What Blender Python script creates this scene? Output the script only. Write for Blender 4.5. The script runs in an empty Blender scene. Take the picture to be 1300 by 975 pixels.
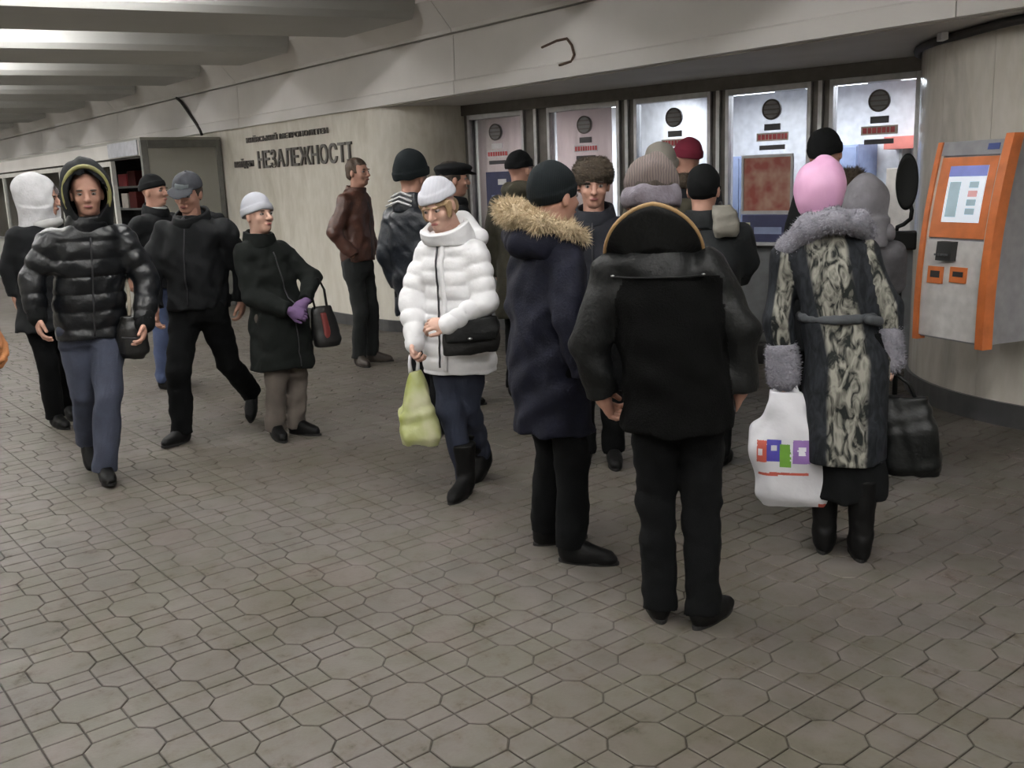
import bpy, math, random
import numpy as np
from mathutils import Vector, Matrix

# ------------------------------------------------------------------ camera, world, light, exposure
scene = bpy.context.scene
COL = scene.collection
cam_data = bpy.data.cameras.new('camera')
cam = bpy.data.objects.new('camera', cam_data)
COL.objects.link(cam)
cam_data.sensor_width = 36.0
cam_data.lens = 1250.0 / 1300.0 * 36.0
cam_data.clip_start = 0.05
CF = Vector((-0.76495274, 0.61121894, -0.20312241))
CR = Vector((0.62986362, 0.77579571, -0.03758755))
CU = Vector((-0.13460727, 0.15669212, 0.97843163))
cam.matrix_world = Matrix(((CR.x, CU.x, -CF.x, 0.0), (CR.y, CU.y, -CF.y, 0.0), (CR.z, CU.z, -CF.z, 1.65), (0, 0, 0, 1)))
scene.camera = cam
world = bpy.data.worlds.new('world')
scene.world = world
world.use_nodes = True
world.node_tree.nodes['Background'].inputs[0].default_value = (0.9, 0.92, 1.0, 1)
world.node_tree.nodes['Background'].inputs[1].default_value = 0.03
scene.view_settings.view_transform = 'Standard'
scene.view_settings.look = 'None'
scene.view_settings.exposure = -0.27
scene.view_settings.gamma = 1.0
scene.view_settings.use_curve_mapping = False
TUBE_GLOW = 96.0           # radiance of the ceiling tubes
BOOTH_LAMP_W = 16.0        # each lamp of the ticket office
RNG = np.random.RandomState(7)
random.seed(7)
PI = math.pi

# ------------------------------------------------------------------ materials
MATS = {}
def nodes_of(name):
    m = bpy.data.materials.new(name); m.use_nodes = True
    nt = m.node_tree; b = nt.nodes['Principled BSDF']
    MATS[name] = m
    return m, nt, b
def N(nt, t, **kw):
    n = nt.nodes.new(t)
    for k, v in kw.items():
        if k.startswith('i_'):
            n.inputs[k[2:].replace('_', ' ')].default_value = v
        else:
            setattr(n, k, v)
    return n
def c4(c): return (c[0], c[1], c[2], 1.0)
def ramp(nt, fac, stops):
    r = nt.nodes.new('ShaderNodeValToRGB')
    while len(r.color_ramp.elements) > 1: r.color_ramp.elements.remove(r.color_ramp.elements[-1])
    r.color_ramp.elements[0].position = stops[0][0]; r.color_ramp.elements[0].color = c4(stops[0][1])
    for p, c in stops[1:]:
        e = r.color_ramp.elements.new(p); e.color = c4(c)
    nt.links.new(fac, r.inputs[0])
    return r.outputs[0]
def mat(name, col, rough=0.6, metal=0.0, col2=None, scale=12.0, bump=0.0, bscale=60.0, spec=0.5, emit=None, estr=0.0, coat=0.0, sheen=0.0, stretch=(1, 1, 1), detail=4.0):
    """plain procedural material: colour mottled by noise, fine relief by a second noise"""
    m, nt, b = nodes_of(name)
    b.inputs['Roughness'].default_value = rough
    b.inputs['Metallic'].default_value = metal
    b.inputs['Specular IOR Level'].default_value = spec
    b.inputs['Coat Weight'].default_value = coat
    b.inputs['Sheen Weight'].default_value = sheen
    tc = N(nt, 'ShaderNodeTexCoord')
    mp = N(nt, 'ShaderNodeMapping'); mp.inputs['Scale'].default_value = stretch
    nt.links.new(tc.outputs['Object'], mp.inputs[0])
    if col2 is None: col2 = tuple(min(1, c * 0.78) for c in col)
    nz = N(nt, 'ShaderNodeTexNoise', i_Scale=scale, i_Detail=detail)
    nt.links.new(mp.outputs[0], nz.inputs['Vector'])
    nt.links.new(ramp(nt, nz.outputs['Fac'], [(0.32, col), (0.68, col2)]), b.inputs['Base Color'])
    if bump > 0:
        n2 = N(nt, 'ShaderNodeTexNoise', i_Scale=bscale, i_Detail=3.0)
        nt.links.new(mp.outputs[0], n2.inputs['Vector'])
        bp = N(nt, 'ShaderNodeBump', i_Strength=bump, i_Distance=0.01)
        nt.links.new(n2.outputs['Fac'], bp.inputs['Height'])
        nt.links.new(bp.outputs[0], b.inputs['Normal'])
    if emit:
        b.inputs['Emission Color'].default_value = c4(emit)
        b.inputs['Emission Strength'].default_value = estr
    return m
def knit(name, col, col2, scale=90.0):
    m, nt, b = nodes_of(name)
    b.inputs['Roughness'].default_value = 0.95
    b.inputs['Specular IOR Level'].default_value = 0.2
    tc = N(nt, 'ShaderNodeTexCoord')
    wv = N(nt, 'ShaderNodeTexWave', i_Scale=scale * 0.7, i_Distortion=2.5, i_Detail=1.0)
    wv.wave_type = 'BANDS'; wv.bands_direction = 'X'
    nt.links.new(tc.outputs['Object'], wv.inputs['Vector'])
    nt.links.new(ramp(nt, wv.outputs['Fac'], [(0.0, col2), (1.0, col)]), b.inputs['Base Color'])
    bp = N(nt, 'ShaderNodeBump', i_Strength=0.3, i_Distance=0.003)
    nt.links.new(wv.outputs['Fac'], bp.inputs['Height']); nt.links.new(bp.outputs[0], b.inputs['Normal'])
    return m

def floor_material(name, grout):
    m, nt, b = nodes_of(name)
    g = N(nt, 'ShaderNodeNewGeometry')
    n1 = N(nt, 'ShaderNodeTexNoise', i_Scale=0.7, i_Detail=6.0, i_Roughness=0.6)
    n2 = N(nt, 'ShaderNodeTexNoise', i_Scale=2.3, i_Detail=2.0)
    n3 = N(nt, 'ShaderNodeTexNoise', i_Scale=9.0, i_Detail=6.0, i_Roughness=0.7)
    n4 = N(nt, 'ShaderNodeTexNoise', i_Scale=85.0, i_Detail=3.0)
    for n in (n1, n2, n3, n4): nt.links.new(g.outputs['Position'], n.inputs['Vector'])
    if grout:
        base = ramp(nt, n3.outputs['Fac'], [(0.3, (0.036, 0.032, 0.027)), (0.7, (0.062, 0.055, 0.046))])
    else:
        base = ramp(nt, n2.outputs['Fac'], [(0.30, (0.086, 0.080, 0.071)), (0.45, (0.108, 0.096, 0.089)), (0.56, (0.094, 0.088, 0.074)), (0.70, (0.118, 0.102, 0.095))])
    # worn grime: broad and blotchy, with small dark spots trodden in
    mx = N(nt, 'ShaderNodeMix', data_type='RGBA', blend_type='MULTIPLY')
    mx.inputs['Factor'].default_value = 1.0
    nt.links.new(base, mx.inputs[6])
    nt.links.new(ramp(nt, n1.outputs['Fac'], [(0.32, (0.66, 0.63, 0.53)), (0.56, (1, 1, 1))]), mx.inputs[7])
    mx2 = N(nt, 'ShaderNodeMix', data_type='RGBA', blend_type='MULTIPLY')
    mx2.inputs['Factor'].default_value = 1.0
    nt.links.new(mx.outputs[2], mx2.inputs[6])
    nt.links.new(ramp(nt, n3.outputs['Fac'], [(0.31, (0.40, 0.36, 0.28)), (0.38, (0.82, 0.79, 0.71)), (0.48, (0.97, 0.96, 0.93)), (0.6, (1.04, 1.03, 1.02))]), mx2.inputs[7])
    nt.links.new(mx2.outputs[2], b.inputs['Base Color'])
    b.inputs['Roughness'].default_value = 0.62
    b.inputs['Specular IOR Level'].default_value = 0.35
    bp = N(nt, 'ShaderNodeBump', i_Strength=0.25, i_Distance=0.004)
    nt.links.new(n4.outputs['Fac'], bp.inputs['Height']); nt.links.new(bp.outputs[0], b.inputs['Normal'])
    return m
floor_material('tile', False)
floor_material('grout', True)

def marble(name, c1, c2, c3, rough, vert=0.35):
    m, nt, b = nodes_of(name)
    tc = N(nt, 'ShaderNodeNewGeometry')
    mp = N(nt, 'ShaderNodeMapping'); mp.inputs['Scale'].default_value = (1, 1, vert)
    nt.links.new(tc.outputs['Position'], mp.inputs[0])
    n1 = N(nt, 'ShaderNodeTexNoise', i_Scale=1.6, i_Detail=8.0, i_Roughness=0.62, i_Distortion=0.6)
    n2 = N(nt, 'ShaderNodeTexNoise', i_Scale=14.0, i_Detail=5.0)
    for n in (n1, n2): nt.links.new(mp.outputs[0], n.inputs['Vector'])
    mx = N(nt, 'ShaderNodeMix', data_type='RGBA', blend_type='MULTIPLY'); mx.inputs['Factor'].default_value = 1.0
    nt.links.new(ramp(nt, n1.outputs['Fac'], [(0.30, c1), (0.50, c2), (0.68, c3)]), mx.inputs[6])
    nt.links.new(ramp(nt, n2.outputs['Fac'], [(0.3, (0.88, 0.87, 0.84)), (0.7, (1, 1, 1))]), mx.inputs[7])
    nt.links.new(mx.outputs[2], b.inputs['Base Color'])
    b.inputs['Roughness'].default_value = rough
    return m
marble('marble', (0.60, 0.57, 0.50), (0.68, 0.65, 0.58), (0.52, 0.485, 0.41), 0.33)
marble('marble_polished', (0.55, 0.52, 0.47), (0.62, 0.585, 0.53), (0.45, 0.425, 0.39), 0.16)
mat('plaster', (0.76, 0.735, 0.71), 0.8, col2=(0.66, 0.635, 0.61), scale=1.3, bump=0.1, bscale=20, detail=8)
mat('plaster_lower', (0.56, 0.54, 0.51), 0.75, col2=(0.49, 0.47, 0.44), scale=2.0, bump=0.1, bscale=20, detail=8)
mat('ceiling_paint', (0.62, 0.62, 0.60), 0.7, col2=(0.56, 0.56, 0.54), scale=1.0)
mat('rib_paint', (0.46, 0.46, 0.44), 0.65, col2=(0.41, 0.41, 0.39), scale=1.0)
mat('soffit', (0.20, 0.195, 0.185), 0.7)
mat('dark_stone', (0.045, 0.045, 0.047), 0.35, col2=(0.07, 0.07, 0.07), scale=8)
mat('aluminium', (0.52, 0.52, 0.53), 0.42, 0.5)
mat('bronze_frame', (0.12, 0.11, 0.10), 0.42, 0.6)
mat('panel_grey', (0.13, 0.135, 0.14), 0.5, 0.2, bump=0.05)
mat('booth_grey', (0.30, 0.295, 0.265), 0.55, col2=(0.27, 0.265, 0.235), scale=2)
mat('booth_frame', (0.16, 0.16, 0.15), 0.5)
mat('white_frame', (0.55, 0.54, 0.50), 0.5)
mat('sign_white', (0.45, 0.46, 0.50), 0.5)
mat('dark_pane', (0.02, 0.02, 0.022), 0.12)
mat('cable', (0.03, 0.026, 0.024), 0.6)
mat('rust_cable', (0.10, 0.06, 0.04), 0.7)
mat('letter_metal', (0.17, 0.16, 0.15), 0.45, 0.5)
mat('office_white', (0.72, 0.72, 0.74), 0.7)
mat('office_blue', (0.24, 0.29, 0.45), 0.6)
mat('office_red', (0.55, 0.16, 0.13), 0.6)
mat('office_cream', (0.66, 0.58, 0.50), 0.7)
mat('vent_grey', (0.20, 0.20, 0.205), 0.55, 0.2)
mat('sticker_red', (0.60, 0.09, 0.10), 0.5)
mat('sticker_dark', (0.05, 0.05, 0.055), 0.5)
mat('sticker_white', (0.75, 0.75, 0.77), 0.5)
mat('notice_blue', (0.03, 0.035, 0.10), 0.5)
mat('poster_red', (0.26, 0.05, 0.035), 0.35, col2=(0.45, 0.30, 0.22), scale=7, detail=2)
mat('poster_frame', (0.42, 0.42, 0.42), 0.4, 0.5)
mat('lamp_glow', (0.9, 0.9, 0.9), 0.5, emit=(1.0, 0.985, 0.975), estr=TUBE_GLOW)
mat('office_glow', (0.9, 0.9, 0.9), 0.5, emit=(0.93, 0.95, 1.0), estr=9.0)
mat('black_plastic', (0.005, 0.006, 0.0055), 0.6, spec=0.2)
mat('bin_dark', (0.025, 0.025, 0.025), 0.5)
mat('bin_grey', (0.16, 0.165, 0.16), 0.45, 0.3)
mat('kiosk_orange', (0.72, 0.20, 0.055), 0.42)
mat('kiosk_orange_dark', (0.40, 0.10, 0.03), 0.5)
mat('kiosk_grey', (0.70, 0.68, 0.66), 0.5)
mat('kiosk_side', (0.33, 0.33, 0.35), 0.5)
mat('kiosk_blue', (0.05, 0.08, 0.28), 0.5)
mat('screen_white', (0.7, 0.75, 0.8), 0.3, emit=(0.80, 0.88, 1.0), estr=0.55)
mat('screen_blue', (0.15, 0.2, 0.5), 0.3, emit=(0.16, 0.17, 0.50), estr=0.5)
mat('screen_grey', (0.3, 0.4, 0.45), 0.3, emit=(0.30, 0.42, 0.47), estr=0.5)
mat('screen_red', (0.6, 0.3, 0.3), 0.3, emit=(0.65, 0.35, 0.35), estr=0.5)
def glass(name, tint, alpha):
    m, nt, b = nodes_of(name)
    out = nt.nodes['Material Output']
    tr = N(nt, 'ShaderNodeBsdfTransparent'); tr.inputs[0].default_value = c4(tint)
    gl = N(nt, 'ShaderNodeBsdfGlossy'); gl.inputs['Roughness'].default_value = 0.03
    fr = N(nt, 'ShaderNodeFresnel'); fr.inputs[0].default_value = 1.45
    ms = N(nt, 'ShaderNodeMixShader')
    nt.links.new(fr.outputs[0], ms.inputs[0]); nt.links.new(tr.outputs[0], ms.inputs[1]); nt.links.new(gl.outputs[0], ms.inputs[2])
    nt.links.new(ms.outputs[0], out.inputs['Surface'])
    return m
glass('glass', (0.92, 0.94, 0.95), 0)
def translucent(name, c):
    m, nt, b = nodes_of(name)
    b.inputs['Base Color'].default_value = c4(c); b.inputs['Roughness'].default_value = 0.8
    tl = N(nt, 'ShaderNodeBsdfTranslucent')
    nz = N(nt, 'ShaderNodeTexNoise', i_Scale=2.5, i_Detail=3.0)
    tc = N(nt, 'ShaderNodeTexCoord'); nt.links.new(tc.outputs['Object'], nz.inputs['Vector'])
    nt.links.new(ramp(nt, nz.outputs['Fac'], [(0.3, c), (0.7, tuple(v * 0.85 for v in c))]), tl.inputs[0])
    ms = N(nt, 'ShaderNodeMixShader'); ms.inputs[0].default_value = 0.5
    nt.links.new(b.outputs[0], ms.inputs[1]); nt.links.new(tl.outputs[0], ms.inputs[2])
    nt.links.new(ms.outputs[0], nt.nodes['Material Output'].inputs['Surface'])
translucent('blind', (0.72, 0.63, 0.62))

# clothes, skin, hair
mat('skin', (0.46, 0.26, 0.19), 0.55, col2=(0.40, 0.21, 0.155), scale=16, bump=0.06, bscale=120)
mat('skin_pale', (0.56, 0.36, 0.28), 0.55, col2=(0.50, 0.29, 0.22), scale=16, bump=0.06, bscale=120)
mat('lips', (0.32, 0.11, 0.10), 0.5)
mat('eye_white', (0.26, 0.22, 0.20), 0.3)
mat('iris', (0.02, 0.018, 0.015), 0.25)
mat('hair_dark', (0.030, 0.022, 0.016), 0.6, col2=(0.05, 0.035, 0.025), scale=60, bump=0.6, bscale=200, stretch=(1, 1, 0.15))
mat('hair_brown', (0.075, 0.045, 0.028), 0.6, col2=(0.045, 0.028, 0.018), scale=60, bump=0.6, bscale=200, stretch=(1, 1, 0.15))
mat('hair_blond', (0.30, 0.20, 0.105), 0.6, col2=(0.20, 0.125, 0.06), scale=60, bump=0.6, bscale=200, stretch=(1, 1, 0.15))
mat('puffer_black', (0.0035, 0.0045, 0.006), 0.34, col2=(0.005, 0.006, 0.008), scale=20, bump=0.35, bscale=35, spec=0.45)
mat('cloth_black', (0.0025, 0.003, 0.0032), 0.9, col2=(0.0035, 0.004, 0.0045), scale=30, bump=0.25, bscale=300, spec=0.2)
mat('cloth_black2', (0.003, 0.0035, 0.0045), 0.8, col2=(0.004, 0.005, 0.006), scale=30, bump=0.25, bscale=200, spec=0.25)
mat('leather_black', (0.0045, 0.005, 0.005), 0.5, col2=(0.007, 0.0075, 0.0075), scale=18, bump=0.3, bscale=60, spec=0.22)
mat('leather_navy', (0.006, 0.008, 0.012), 0.36, col2=(0.009, 0.012, 0.017), scale=18, bump=0.3, bscale=50, spec=0.4)
mat('suede_black', (0.002, 0.0022, 0.002), 0.97, col2=(0.003, 0.003, 0.003), scale=20, bump=0.4, bscale=160, spec=0.1)
mat('coat_green', (0.005, 0.0065, 0.0058), 0.9, col2=(0.0068, 0.0085, 0.0075), scale=30, bump=0.25, bscale=260, spec=0.2)
mat('leather_brown', (0.075, 0.030, 0.019), 0.42, col2=(0.055, 0.022, 0.015), scale=16, bump=0.3, bscale=60)
mat('puffer_white', (0.72, 0.72, 0.73), 0.5, col2=(0.66, 0.66, 0.67), scale=10, bump=0.25, bscale=40)
mat('parka_navy', (0.0045, 0.0055, 0.015), 0.8, col2=(0.0033, 0.004, 0.010), scale=16, bump=0.3, bscale=120, spec=0.25)
mat('coat_olive', (0.055, 0.050, 0.032), 0.85, col2=(0.040, 0.037, 0.024), scale=20, bump=0.3, bscale=120)
mat('coat_navy', (0.0038, 0.005, 0.011), 0.85, bump=0.25, bscale=150)
mat('coat_teal', (0.0045, 0.007, 0.0085), 0.8, bump=0.25, bscale=120)
mat('coat_grey', (0.20, 0.195, 0.215), 0.85, col2=(0.15, 0.145, 0.16), scale=14, bump=0.3, bscale=100)
mat('denim', (0.044, 0.052, 0.082), 0.85, col2=(0.028, 0.034, 0.056), scale=9, bump=0.35, bscale=260)
mat('denim_dark', (0.014, 0.020, 0.040), 0.85, col2=(0.009, 0.012, 0.026), scale=9, bump=0.35, bscale=260)
mat('denim_blue', (0.06, 0.085, 0.17), 0.85, col2=(0.04, 0.055, 0.11), scale=9, bump=0.35, bscale=260)
mat('trouser_black', (0.0025, 0.0028, 0.003), 0.95, col2=(0.0032, 0.0036, 0.004), scale=10, bump=0.25, bscale=200, spec=0.15)
mat('trouser_green', (0.0055, 0.0075, 0.007), 0.9, col2=(0.004, 0.0055, 0.0055), scale=10, bump=0.25, bscale=200)
mat('trouser_taupe', (0.105, 0.088, 0.075), 0.9, col2=(0.082, 0.068, 0.058), scale=10, bump=0.25, bscale=200)
mat('shoe_black', (0.003, 0.003, 0.003), 0.6, spec=0.2)
mat('sole', (0.008, 0.0075, 0.007), 0.8)
mat('shoe_brown', (0.035, 0.026, 0.02), 0.6)
mat('trim_yellow', (0.23, 0.22, 0.08), 0.7, bump=0.2)
mat('trim_tan', (0.30, 0.19, 0.085), 0.7, col2=(0.24, 0.145, 0.06), bump=0.2)
mat('stripe_white', (0.5, 0.5, 0.5), 0.6)
mat('metal', (0.45, 0.45, 0.44), 0.35, 0.8)
mat('zipper', (0.05, 0.05, 0.055), 0.4, 0.5)
mat('glove_purple', (0.13, 0.075, 0.17), 0.85, bump=0.3, bscale=120)
mat('glove_orange', (0.30, 0.115, 0.035), 0.8, bump=0.3, bscale=120)
knit('knit_black', (0.007, 0.0075, 0.008), (0.004, 0.0045, 0.005))
knit('knit_dark', (0.0085, 0.012, 0.014), (0.006, 0.008, 0.009))
knit('knit_grey', (0.45, 0.46, 0.50), (0.36, 0.37, 0.41))
knit('knit_white', (0.62, 0.62, 0.66), (0.36, 0.37, 0.42))
knit('knit_red', (0.19, 0.025, 0.045), (0.12, 0.015, 0.03))
mat('knit_pink', (0.72, 0.40, 0.60), 0.5, col2=(0.62, 0.33, 0.52), scale=8, bump=0.4, bscale=18, stretch=(1, 1, 0.4))
knit('knit_taupe', (0.155, 0.125, 0.115), (0.095, 0.078, 0.076), 50)
knit('knit_beige', (0.27, 0.25, 0.22), (0.21, 0.195, 0.175))
mat('knit_band', (0.17, 0.155, 0.185), 0.95, col2=(0.115, 0.10, 0.115), scale=20, bump=0.5, bscale=90)
mat('cap_grey', (0.022, 0.024, 0.031), 0.85, col2=(0.015, 0.017, 0.022), scale=30, bump=0.2, bscale=200)
mat('cap_badge', (0.075, 0.09, 0.095), 0.6)
mat('white_hood', (0.52, 0.52, 0.53), 0.8, bump=0.3, bscale=60)
mat('scarf_light', (0.45, 0.45, 0.44), 0.8)
mat('fur_brown', (0.060, 0.043, 0.026), 0.8, col2=(0.034, 0.025, 0.016), scale=40, bump=0.8, bscale=120)
mat('fur_tan', (0.60, 0.49, 0.33), 0.8, col2=(0.40, 0.31, 0.19), scale=40, bump=0.8, bscale=120)
mat('fur_grey', (0.25, 0.245, 0.28), 0.85, col2=(0.17, 0.168, 0.195), scale=40, bump=0.8, bscale=120)
mat('bag_black', (0.007, 0.007, 0.007), 0.45, bump=0.2, bscale=60)
mat('bag_red', (0.16, 0.025, 0.022), 0.45, bump=0.2, bscale=60)
mat('bag_strap', (0.32, 0.28, 0.22), 0.7)
mat('belt_grey', (0.045, 0.05, 0.056), 0.8, bump=0.3)
mat('coat_ash', (0.085, 0.082, 0.09), 0.85, col2=(0.06, 0.058, 0.065), scale=14, bump=0.3, bscale=100)
mat('bag_beige', (0.20, 0.19, 0.16), 0.7, bump=0.3, bscale=50)
mat('plastic_black', (0.005, 0.006, 0.006), 0.45, spec=0.3, bump=0.5, bscale=22)
mat('plastic_white', (0.66, 0.66, 0.69), 0.35, col2=(0.58, 0.58, 0.61), scale=5, bump=0.5, bscale=14)
mat('print_red', (0.50, 0.10, 0.07), 0.4)
mat('print_blue', (0.07, 0.06, 0.34), 0.4)
mat('print_green', (0.16, 0.36, 0.05), 0.4)
mat('print_violet', (0.24, 0.13, 0.36), 0.4)
mat('plastic_green', (0.27, 0.30, 0.075), 0.35, col2=(0.52, 0.52, 0.34), scale=7, bump=0.6, bscale=14, detail=2)
def snakeskin():
    """grey fur panels with pale scaly stripes running down the coat: the print of the garment itself"""
    m, nt, b = nodes_of('snakeskin')
    tc = N(nt, 'ShaderNodeTexCoord')
    sp = N(nt, 'ShaderNodeSeparateXYZ'); nt.links.new(tc.outputs['Object'], sp.inputs[0])
    mp = N(nt, 'ShaderNodeMapping'); mp.inputs['Scale'].default_value = (1, 1, 0.45)
    nt.links.new(tc.outputs['Object'], mp.inputs[0])
    n1 = N(nt, 'ShaderNodeTexNoise', i_Scale=26.0, i_Detail=3.0, i_Distortion=1.4)
    n2 = N(nt, 'ShaderNodeTexNoise', i_Scale=6.0, i_Detail=2.0)
    for n in (n1, n2): nt.links.new(mp.outputs[0], n.inputs['Vector'])
    at = N(nt, 'ShaderNodeAttribute', attribute_name='stripe')
    ad = N(nt, 'ShaderNodeMath', operation='MULTIPLY_ADD'); ad.inputs[1].default_value = 0.5
    nt.links.new(n2.outputs['Fac'], ad.inputs[0]); nt.links.new(at.outputs['Fac'], ad.inputs[2])
    pale = ramp(nt, n1.outputs['Fac'], [(0.38, (0.012, 0.014, 0.013)), (0.46, (0.10, 0.098, 0.083)), (0.62, (0.26, 0.255, 0.22))])
    dark = ramp(nt, n1.outputs['Fac'], [(0.35, (0.007, 0.008, 0.010)), (0.65, (0.022, 0.025, 0.030))])
    mx = N(nt, 'ShaderNodeMix', data_type='RGBA')
    st = N(nt, 'ShaderNodeMapRange'); st.inputs[1].default_value = 0.62; st.inputs[2].default_value = 0.9
    nt.links.new(ad.outputs[0], st.inputs[0]); nt.links.new(st.outputs[0], mx.inputs['Factor'])
    nt.links.new(dark, mx.inputs[6]); nt.links.new(pale, mx.inputs[7])
    nt.links.new(mx.outputs[2], b.inputs['Base Color'])
    b.inputs['Roughness'].default_value = 0.75; b.inputs['Specular IOR Level'].default_value = 0.2
    bp = N(nt, 'ShaderNodeBump', i_Strength=0.3, i_Distance=0.005)
    nt.links.new(n1.outputs['Fac'], bp.inputs['Height']); nt.links.new(bp.outputs[0], b.inputs['Normal'])
snakeskin()

# ------------------------------------------------------------------ object helpers
def link(name, me, parent=None):
    o = bpy.data.objects.new(name, me); COL.objects.link(o)
    if parent is not None: o.parent = parent
    return o
def mesh_from(name, V, Fs, mats, smooth=False, mi=None):
    me = bpy.data.meshes.new(name)
    V = np.asarray(V, dtype=np.float32)
    if isinstance(Fs, np.ndarray):
        nf = len(Fs); w = Fs.shape[1]
        me.vertices.add(len(V)); me.vertices.foreach_set('co', V.ravel())
        me.loops.add(nf * w); me.loops.foreach_set('vertex_index', Fs.astype(np.int32).ravel())
        me.polygons.add(nf); me.polygons.foreach_set('loop_start', np.arange(0, nf * w, w, dtype=np.int32))
        me.update(calc_edges=True)
    else:
        me.from_pydata([tuple(map(float, v)) for v in V], [], Fs)
    for m in (mats if isinstance(mats, (list, tuple)) else [mats]):
        me.materials.append(MATS[m])
    if mi is not None: me.polygons.foreach_set('material_index', np.asarray(mi, dtype=np.int32))
    if smooth: me.polygons.foreach_set('use_smooth', np.ones(len(me.polygons), dtype=bool))
    me.update()
    return me
def obj(name, V, Fs, mats, parent=None, smooth=False, mi=None):
    return link(name, mesh_from(name, V, Fs, mats, smooth, mi), parent)
def tag(o, label=None, cat=None, group=None, kind=None):
    if label: o['label'] = label
    if cat: o['category'] = cat
    if group: o['group'] = group
    if kind: o['kind'] = kind
    return o
def thing(name, label, cat, loc=(0, 0, 0), rotz=0.0, group=None):
    o = bpy.data.objects.new(name, None); COL.objects.link(o)
    o.location = loc; o.rotation_euler = (0, 0, rotz); o.empty_display_size = 0.1
    return tag(o, label, cat, group)
def box_vf(b):
    x0, x1, y0, y1, z0, z1 = b
    V = [(x0, y0, z0), (x1, y0, z0), (x1, y1, z0), (x0, y1, z0), (x0, y0, z1), (x1, y0, z1), (x1, y1, z1), (x0, y1, z1)]
    Fq = [(0, 3, 2, 1), (4, 5, 6, 7), (0, 1, 5, 4), (1, 2, 6, 5), (2, 3, 7, 6), (3, 0, 4, 7)]
    return V, Fq
def boxes(name, bl, m, parent=None, bevel=0.0):
    V, Fq = [], []
    for b in bl:
        v, f = box_vf(b); o = len(V); V += v; Fq += [tuple(i + o for i in q) for q in f]
    ob = obj(name, V, Fq, m, parent)
    if bevel:
        md = ob.modifiers.new('bevel', 'BEVEL'); md.width = bevel; md.segments = 2; md.limit_method = 'ANGLE'
    return ob
def tube(name, pts, r, m, parent=None, seg=8, closed=False, smooth=True, flat=1.0):
    """tube along a polyline; r is one radius or one per point"""
    P = [Vector(p) for p in pts]; n = len(P)
    rr = r if isinstance(r, (list, tuple)) else [r] * n
    V, Fq = [], []
    up = None
    for i, p in enumerate(P):
        a = P[(i - 1) % n] if (closed or i > 0) else P[i]; b = P[(i + 1) % n] if (closed or i < n - 1) else P[i]
        t = (b - a).normalized()
        if up is None:
            up = Vector((0, 0, 1)) if abs(t.z) < 0.9 else Vector((1, 0, 0))
        s = t.cross(up).normalized(); u = s.cross(t).normalized(); up = u
        for k in range(seg):
            a_ = 2 * PI * k / seg
            V.append(p + (s * math.cos(a_) * flat + u * math.sin(a_)) * rr[i])
    m_ = n if closed else n - 1
    for i in range(m_):
        for k in range(seg):
            k2 = (k + 1) % seg; j = (i + 1) % n
            Fq.append((i * seg + k, i * seg + k2, j * seg + k2, j * seg + k))
    if not closed:
        Fq.append(tuple(range(seg - 1, -1, -1))); Fq.append(tuple((n - 1) * seg + k for k in range(seg)))
    return obj(name, V, Fq, m, parent, smooth)
def lathe(name, prof, m, parent=None, seg=32, loc=(0, 0, 0), smooth=True):
    """surface of revolution about z; prof = [(r, z)...]"""
    V, Fq = [], []
    for r, z in prof:
        for k in range(seg):
            a = 2 * PI * k / seg; V.append((loc[0] + r * math.cos(a), loc[1] + r * math.sin(a), loc[2] + z))
    for i in range(len(prof) - 1):
        for k in range(seg):
            k2 = (k + 1) % seg
            Fq.append((i * seg + k, i * seg + k2, (i + 1) * seg + k2, (i + 1) * seg + k))
    Fq.append(tuple(range(seg - 1, -1, -1))); Fq.append(tuple((len(prof) - 1) * seg + k for k in range(seg)))
    return obj(name, V, Fq, m, parent, smooth)
def prism(name, poly, z0, z1, m, parent=None):
    n = len(poly)
    V = [(x, y, z0) for x, y in poly] + [(x, y, z1) for x, y in poly]
    Fq = [tuple(range(n - 1, -1, -1)), tuple(range(n, 2 * n))] + [(i, (i + 1) % n, (i + 1) % n + n, i + n) for i in range(n)]
    return obj(name, V, Fq, m, parent)
def struct(o): o['kind'] = 'structure'; return o

# ------------------------------------------------------------------ floor: moulded paving, octagons with bars between them
TV, TU = 0.35, 0.395            # one paving slab, along and across the wall
TX0, TY0 = -3.065, 0.548        # a slab corner
CH = 0.10 * TU; PB = 0.2735 * TU; PA = TU / 2 - PB + CH      # half widths of the two octagons, their chamfer
SA, SB = 0.225 * TV, 0.156 * TV; QA, QB = TV / 2 - SB, TV / 2 - SA
def inset(poly, g):
    n = len(poly); out = []
    for i in range(n):
        p0, p1, p2 = (np.array(poly[(i + k) % n], float) for k in (-1, 0, 1))
        d1 = (p1 - p0) / np.linalg.norm(p1 - p0); d2 = (p2 - p1) / np.linalg.norm(p2 - p1)
        n1 = np.array([-d1[1], d1[0]]); n2 = np.array([-d2[1], d2[0]])
        A = np.array([n1, n2]); b = np.array([n1 @ p0 + g, n2 @ p1 + g])
        out.append(np.linalg.solve(A, b))
    return np.array(out)
def ccw(poly):
    P = np.array(poly, float)
    a = 0.5 * np.sum(P[:, 0] * np.roll(P[:, 1], -1) - P[:, 1] * np.roll(P[:, 0], -1))
    return P if a > 0 else P[::-1]
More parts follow.
